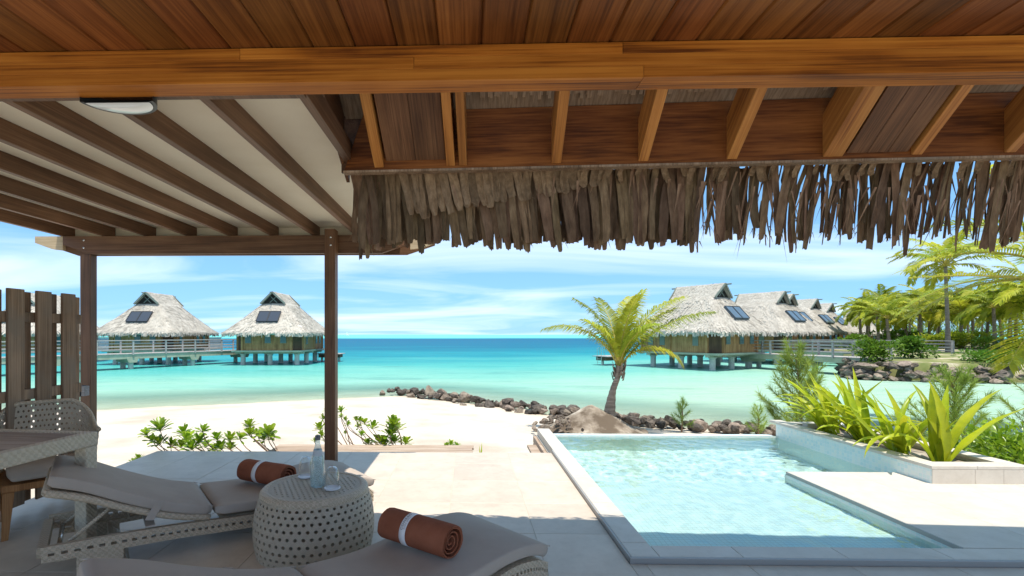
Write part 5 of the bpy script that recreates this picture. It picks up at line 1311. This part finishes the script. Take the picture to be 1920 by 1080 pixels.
# rosette shrub (beach naupaka)
def spat_leaf(mb, base, d, up, L, w_):
    sd = d.cross(up).normalized(); nn = sd.cross(d)
    prof_ = [(0,.10),(.3,.42),(.62,.95),(.85,1.0),(1.0,.55)]; rows = []
    for s, k in prof_:
        c_ = base + d*(L*s) - nn*(.18*L*s*s); rows += [c_-sd*w_*k/2+nn*w_*k*.12, c_, c_+sd*w_*k/2+nn*w_*k*.12]
    mb.add(rows, [(k*3+i, k*3+i+1, (k+1)*3+i+1, (k+1)*3+i) for k in range(4) for i in range(2)])
def rosette(seed, n=15, L=.15, w_=.056):
    r = random.Random(seed); mb = MB()
    for k in range(n):
        a = k*2.399; e = R(78 - 70*k/n + r.uniform(-8,8)); d = Vector((math.cos(a)*math.cos(e), math.sin(a)*math.cos(e), math.sin(e)))
        spat_leaf(mb, Vector((0,0,-.02*k/n)), d, Vector((0,0,1)) if e < R(70) else Vector((-math.cos(a),-math.sin(a),.3)), L*r.uniform(.75,1.1), w_*r.uniform(.85,1.1))
    return mb.mesh('leaf_rosette', M_naup, smooth=True)
ROS = [rosette(i, n=rnd.randint(17,23)) for i in range(5)]
def naupaka(root, heads, label, depth_rand=.25, seed=0, d0=6.3):
    """heads: (px, py, scale) rosette positions seen over the deck edge"""
    r = random.Random(seed); rt = Vector(root); t_ = tag(empty('rosette_shrub', rt), label, 'shrub', 'rosette leaved beach shrubs')
    for px, py, s in heads:
        q = at(px, py, d0 + r.uniform(-depth_rand, depth_rand)) - rt
        mid = Vector((q.x*.45+r.uniform(-.05,.05), q.y*.5+r.uniform(-.05,.05), q.z*.4)); m2 = q*.85 + Vector((r.uniform(-.06,.06), r.uniform(-.04,.04), -.05))
        MB().tube(smoothpath([(0,0,0), mid, m2, q], 10), [.010-.0006*k for k in range(11)], 6).build('stem', M_stem, t_, smooth=True)
        put(r.choice(ROS), 'leaf_rosette', t_, q, (r.uniform(-.35,.35), r.uniform(-.35,.35), r.uniform(0,6)), (s*.98,)*3)
SB = -.55
naupaka((-3.35,6.35,SB), [(300,806,1.15),(275,815,.7),(300,832,.9),(285,826,.7),(320,835,.8),(262,862,.6),(250,868,.5)], 'rosette shrub by the far left corner of the deck', seed=1)
naupaka((-2.85,6.4,SB), [(345,815,1.0),(350,828,1.15),(372,830,1.0),(380,809,.7),(338,838,.9),(360,842,.9),(385,838,.8)], 'dense rosette shrub second from the left beyond the deck', seed=2)
naupaka((-2.35,6.4,SB), [(407,824,.75),(430,825,.9),(450,823,.75),(415,842,.9),(432,842,.8),(405,843,.7)], 'low rosette shrub in the middle of the bushes beyond the deck', seed=3)
naupaka((-2.2,6.5,SB), [(468,800,.8),(467,815,.75),(482,815,.7),(502,815,1.1),(495,824,.9),(508,822,.7)], 'rosette shrub with two tall heads beside the timber step', seed=4)
naupaka((-1.55,7.0,SB), [(612,773,.55),(605,786,.6),(600,805,.85),(640,772,.6),(640,783,.4),(604,818,.6),(590,828,.5),(610,828,.6)], 'tall thin rosette shrub half hidden by the pergola post', seed=5, d0=7.0)
naupaka((-1.0,7.1,SB), [(648,788,.5),(652,797,.5),(667,788,.5),(675,790,.5),(684,794,.75),(671,801,.55),(698,803,.85),(647,813,.35),(677,816,.55)], 'leggy rosette shrub with small heads right of the pergola post', seed=6, d0=7.0)
naupaka((-.9,7.0,SB), [(735,803,1.25),(730,815,1.0),(744,806,1.1),(712,830,.95),(740,830,.9),(760,832,.9),(690,832,.6),(722,832,.9),(738,795,.9)], 'full rosette shrub at the right of the beach bushes', seed=7, d0=7.0)
naupaka((.0,7.0,SB), [(845,835,.6),(838,838,.5),(858,838,.5)], 'tiny rosette shrub behind the end of the timber step', seed=8, d0=7.0)
t_ = tag(empty('grass_tuft', (.17,6.3,SB)), 'few yellow green blades beside the end of the timber step', 'plant')
for k, (az, e0, e1, L) in enumerate(((80,88,70,.52),(100,86,60,.48),(20,84,40,.42),(160,80,40,.4),(0,75,10,.35))): strap_leaf(t_, (0,0,0), az, e0, e1, L, .03, seed=k)
t_ = tag(empty('grass_tuft', (5.55,11.4,-1.15)), 'small lime tuft on the sand behind the pool weir', 'plant')
for k in range(9): strap_leaf(t_, (0,0,0), k*40, 80, 20, .25, .03, seed=k)

# glossy shrub at the right, beyond the deck
def leafy_shrub(name, c_, rad, n, L, w_, mat, label, group=None, seed=0, stems=6):
    r = random.Random(seed); c_ = Vector(c_); rt = Vector((c_.x, c_.y, c_.z-rad[2])); t_ = tag(empty(name, rt), label, 'shrub', group); mb = MB(); st = MB()
    lobes = [(Vector((r.gauss(0,.45)*rad[0], r.gauss(0,.45)*rad[1], rad[2]*(1+r.uniform(-.35,.45)))), r.uniform(.4,.62)) for _ in range(9)]
    for k in range(n):
        lc, ls = r.choice(lobes); d = Vector((r.gauss(0,1), r.gauss(0,1), r.gauss(.25,1))).normalized(); k_ = r.random()**.4
        p = lc + Vector((d.x*rad[0], d.y*rad[1], d.z*rad[2]))*ls*k_
        dd = (d + Vector((r.gauss(0,.4), r.gauss(0,.4), r.gauss(.25,.35)))).normalized(); spat_leaf(mb, p, dd, Vector((r.gauss(0,.3), r.gauss(0,.3), 1)).normalized() if abs(dd.z) < .9 else Vector((1,0,.2)), L*r.uniform(.7,1.2), w_*r.uniform(.8,1.2))
    for lc, ls in lobes[:stems]: st.tube(smoothpath([(0,0,-.2), lc*.5+Vector((0,0,-.1*rad[2])), lc], 6), [.02*rad[2]*(1.2-.12*k) for k in range(7)], 5)
    st.build('stem', M_stem, t_); mb.build('foliage', mat, t_, smooth=True); return t_
leafy_shrub('glossy_shrub', (6.05,5.55,-.12), (.62,.5,.42), 1300, .10, .04, M_naup, 'glossy green shrub at the right edge beyond the planter', seed=3)
leafy_shrub('glossy_shrub', (6.9,6.4,-.2), (.8,.6,.45), 1100, .10, .04, M_naup, 'second glossy shrub running out of the picture at the right edge', seed=4)
for k, (px, py, d, rx, rz_, lab) in enumerate(((1640,662,30.8,1.15,.85,'pale feathery bush at the left corner of the boulder seawall'), (1712,652,33,1.25,.75,'round bright green bush on the seawall'), (1862,676,29.6,1.5,.62,'bright bush spilling over the boulders at the right'), (1770,640,50,2.6,1.1,'dark green hedge bush behind the tall palm trunk'), (1838,642,50,2.8,1.2,'dark green hedge bush beneath the thick trunked palms'), (1925,650,44,2.6,1.0,'dark green bush at the right edge of the garden'), (1600,640,46,1.2,.6,'low green plants beside the boardwalk end'), (1680,636,60,3.0,1.0,'low green bush behind the palm trunks at the left of the garden'), (1790,628,90,7.5,2.2,'broad dark thicket far back between the palm trunks'), (1870,622,92,7.5,2.6,'broad green thicket far back at the right of the garden'), (1710,626,94,7.0,2.2,'broad thicket far back behind the first palms'))):
    c_ = at(px, py, d); leafy_shrub('garden_bush', (c_.x, c_.y, c_.z), (rx, rx*.8, rz_), 1500, .22*(d/32)**.6, .12*(d/32)**.6, M_shrub if k not in (3,4) else M_frond, lab, 'bushes in the palm garden', seed=20+k)

# feathery ironwood saplings
def sapling(base, h, spread, label, seed, nb=46, dense=1.0):
    r = random.Random(seed); base = Vector(base); t_ = tag(empty('ironwood_sapling', base), label, 'sapling', 'feathery saplings beyond the planter')
    mb = MB(); tr = MB(); top = Vector((r.uniform(-.1,.1), r.uniform(-.1,.1), h)); tr.tube(smoothpath([(0,0,-.1),(top.x*.3+.03,top.y*.5,h*.5),top], 8), [.03*(1-.11*k) for k in range(9)], 6)
    for k in range(nb):
        u = (k+.5)/nb; s = .08+.9*u; p = Vector((top.x*s*s, top.y*s*s, h*s)); az = k*2.4+r.uniform(-.4,.4); L = spread*(1-.80*s)*r.uniform(.65,1.15)+.10; e = R(28+30*s+r.uniform(-12,12))
        pts = [p]; d = Vector((math.cos(az)*math.cos(e), math.sin(az)*math.cos(e), math.sin(e)))
        for j in range(6): d = (d + Vector((r.gauss(0,.07), r.gauss(0,.07), .05))).normalized(); pts.append(pts[-1]+d*L/6)
        tr.tube(pts, [.007*(1-.14*j) for j in range(7)], 4)
        for j in range(int(150*L/spread*dense)+18):
            f = r.random()**.75*6; i = min(5, int(f)); q = pts[i].lerp(pts[i+1], f-i); dd = (pts[i+1]-pts[i]).normalized()
            nd = (dd*r.uniform(.5,1.3) + Vector((r.gauss(0,.5), r.gauss(0,.5), r.gauss(.15,.5)))).normalized(); ln = r.uniform(.09,.2); w_ = .0028
            a = nd.orthogonal().normalized(); a.rotate(Matrix.Rotation(r.uniform(0,6), 3, nd)); m_ = q+nd*ln*.55; e_ = m_+(nd+Vector((0,0,-.25))).normalized()*ln*.45
            mb.add([q-a*w_, q+a*w_, m_+a*w_, m_-a*w_, e_], [(0,1,2,3),(3,2,4)])
    tr.build('stem', M_stem, t_); mb.build('needles', M_needle, t_)
sapling((6.15,9.1,-1.05), 2.0, 1.0, 'tall feathery sapling left of the lime lilies', 1, nb=52, dense=1.5)
sapling((8.0,8.2,-1.0), 1.6, .95, 'feathery sapling behind the lime lilies', 2, nb=50, dense=1.3)
sapling((10.2,8.6,-1.0), 2.0, 1.3, 'feathery sapling at the right edge behind the glossy shrub', 3, nb=56, dense=1.4)
sapling((6.9,9.9,-1.1), 1.7, .55, 'thin sparse sapling between the two feathery saplings', 4, nb=22, dense=.7)
sapling((7.4,12.6,-1.3), .75, .3, 'tiny sapling on the rocks beyond the pool', 5, nb=12, dense=.5)
sapling((5.9,13.6,-1.3), .75, .3, 'tiny wispy sapling on the rocks near the palm mound', 6, nb=12, dense=.5)
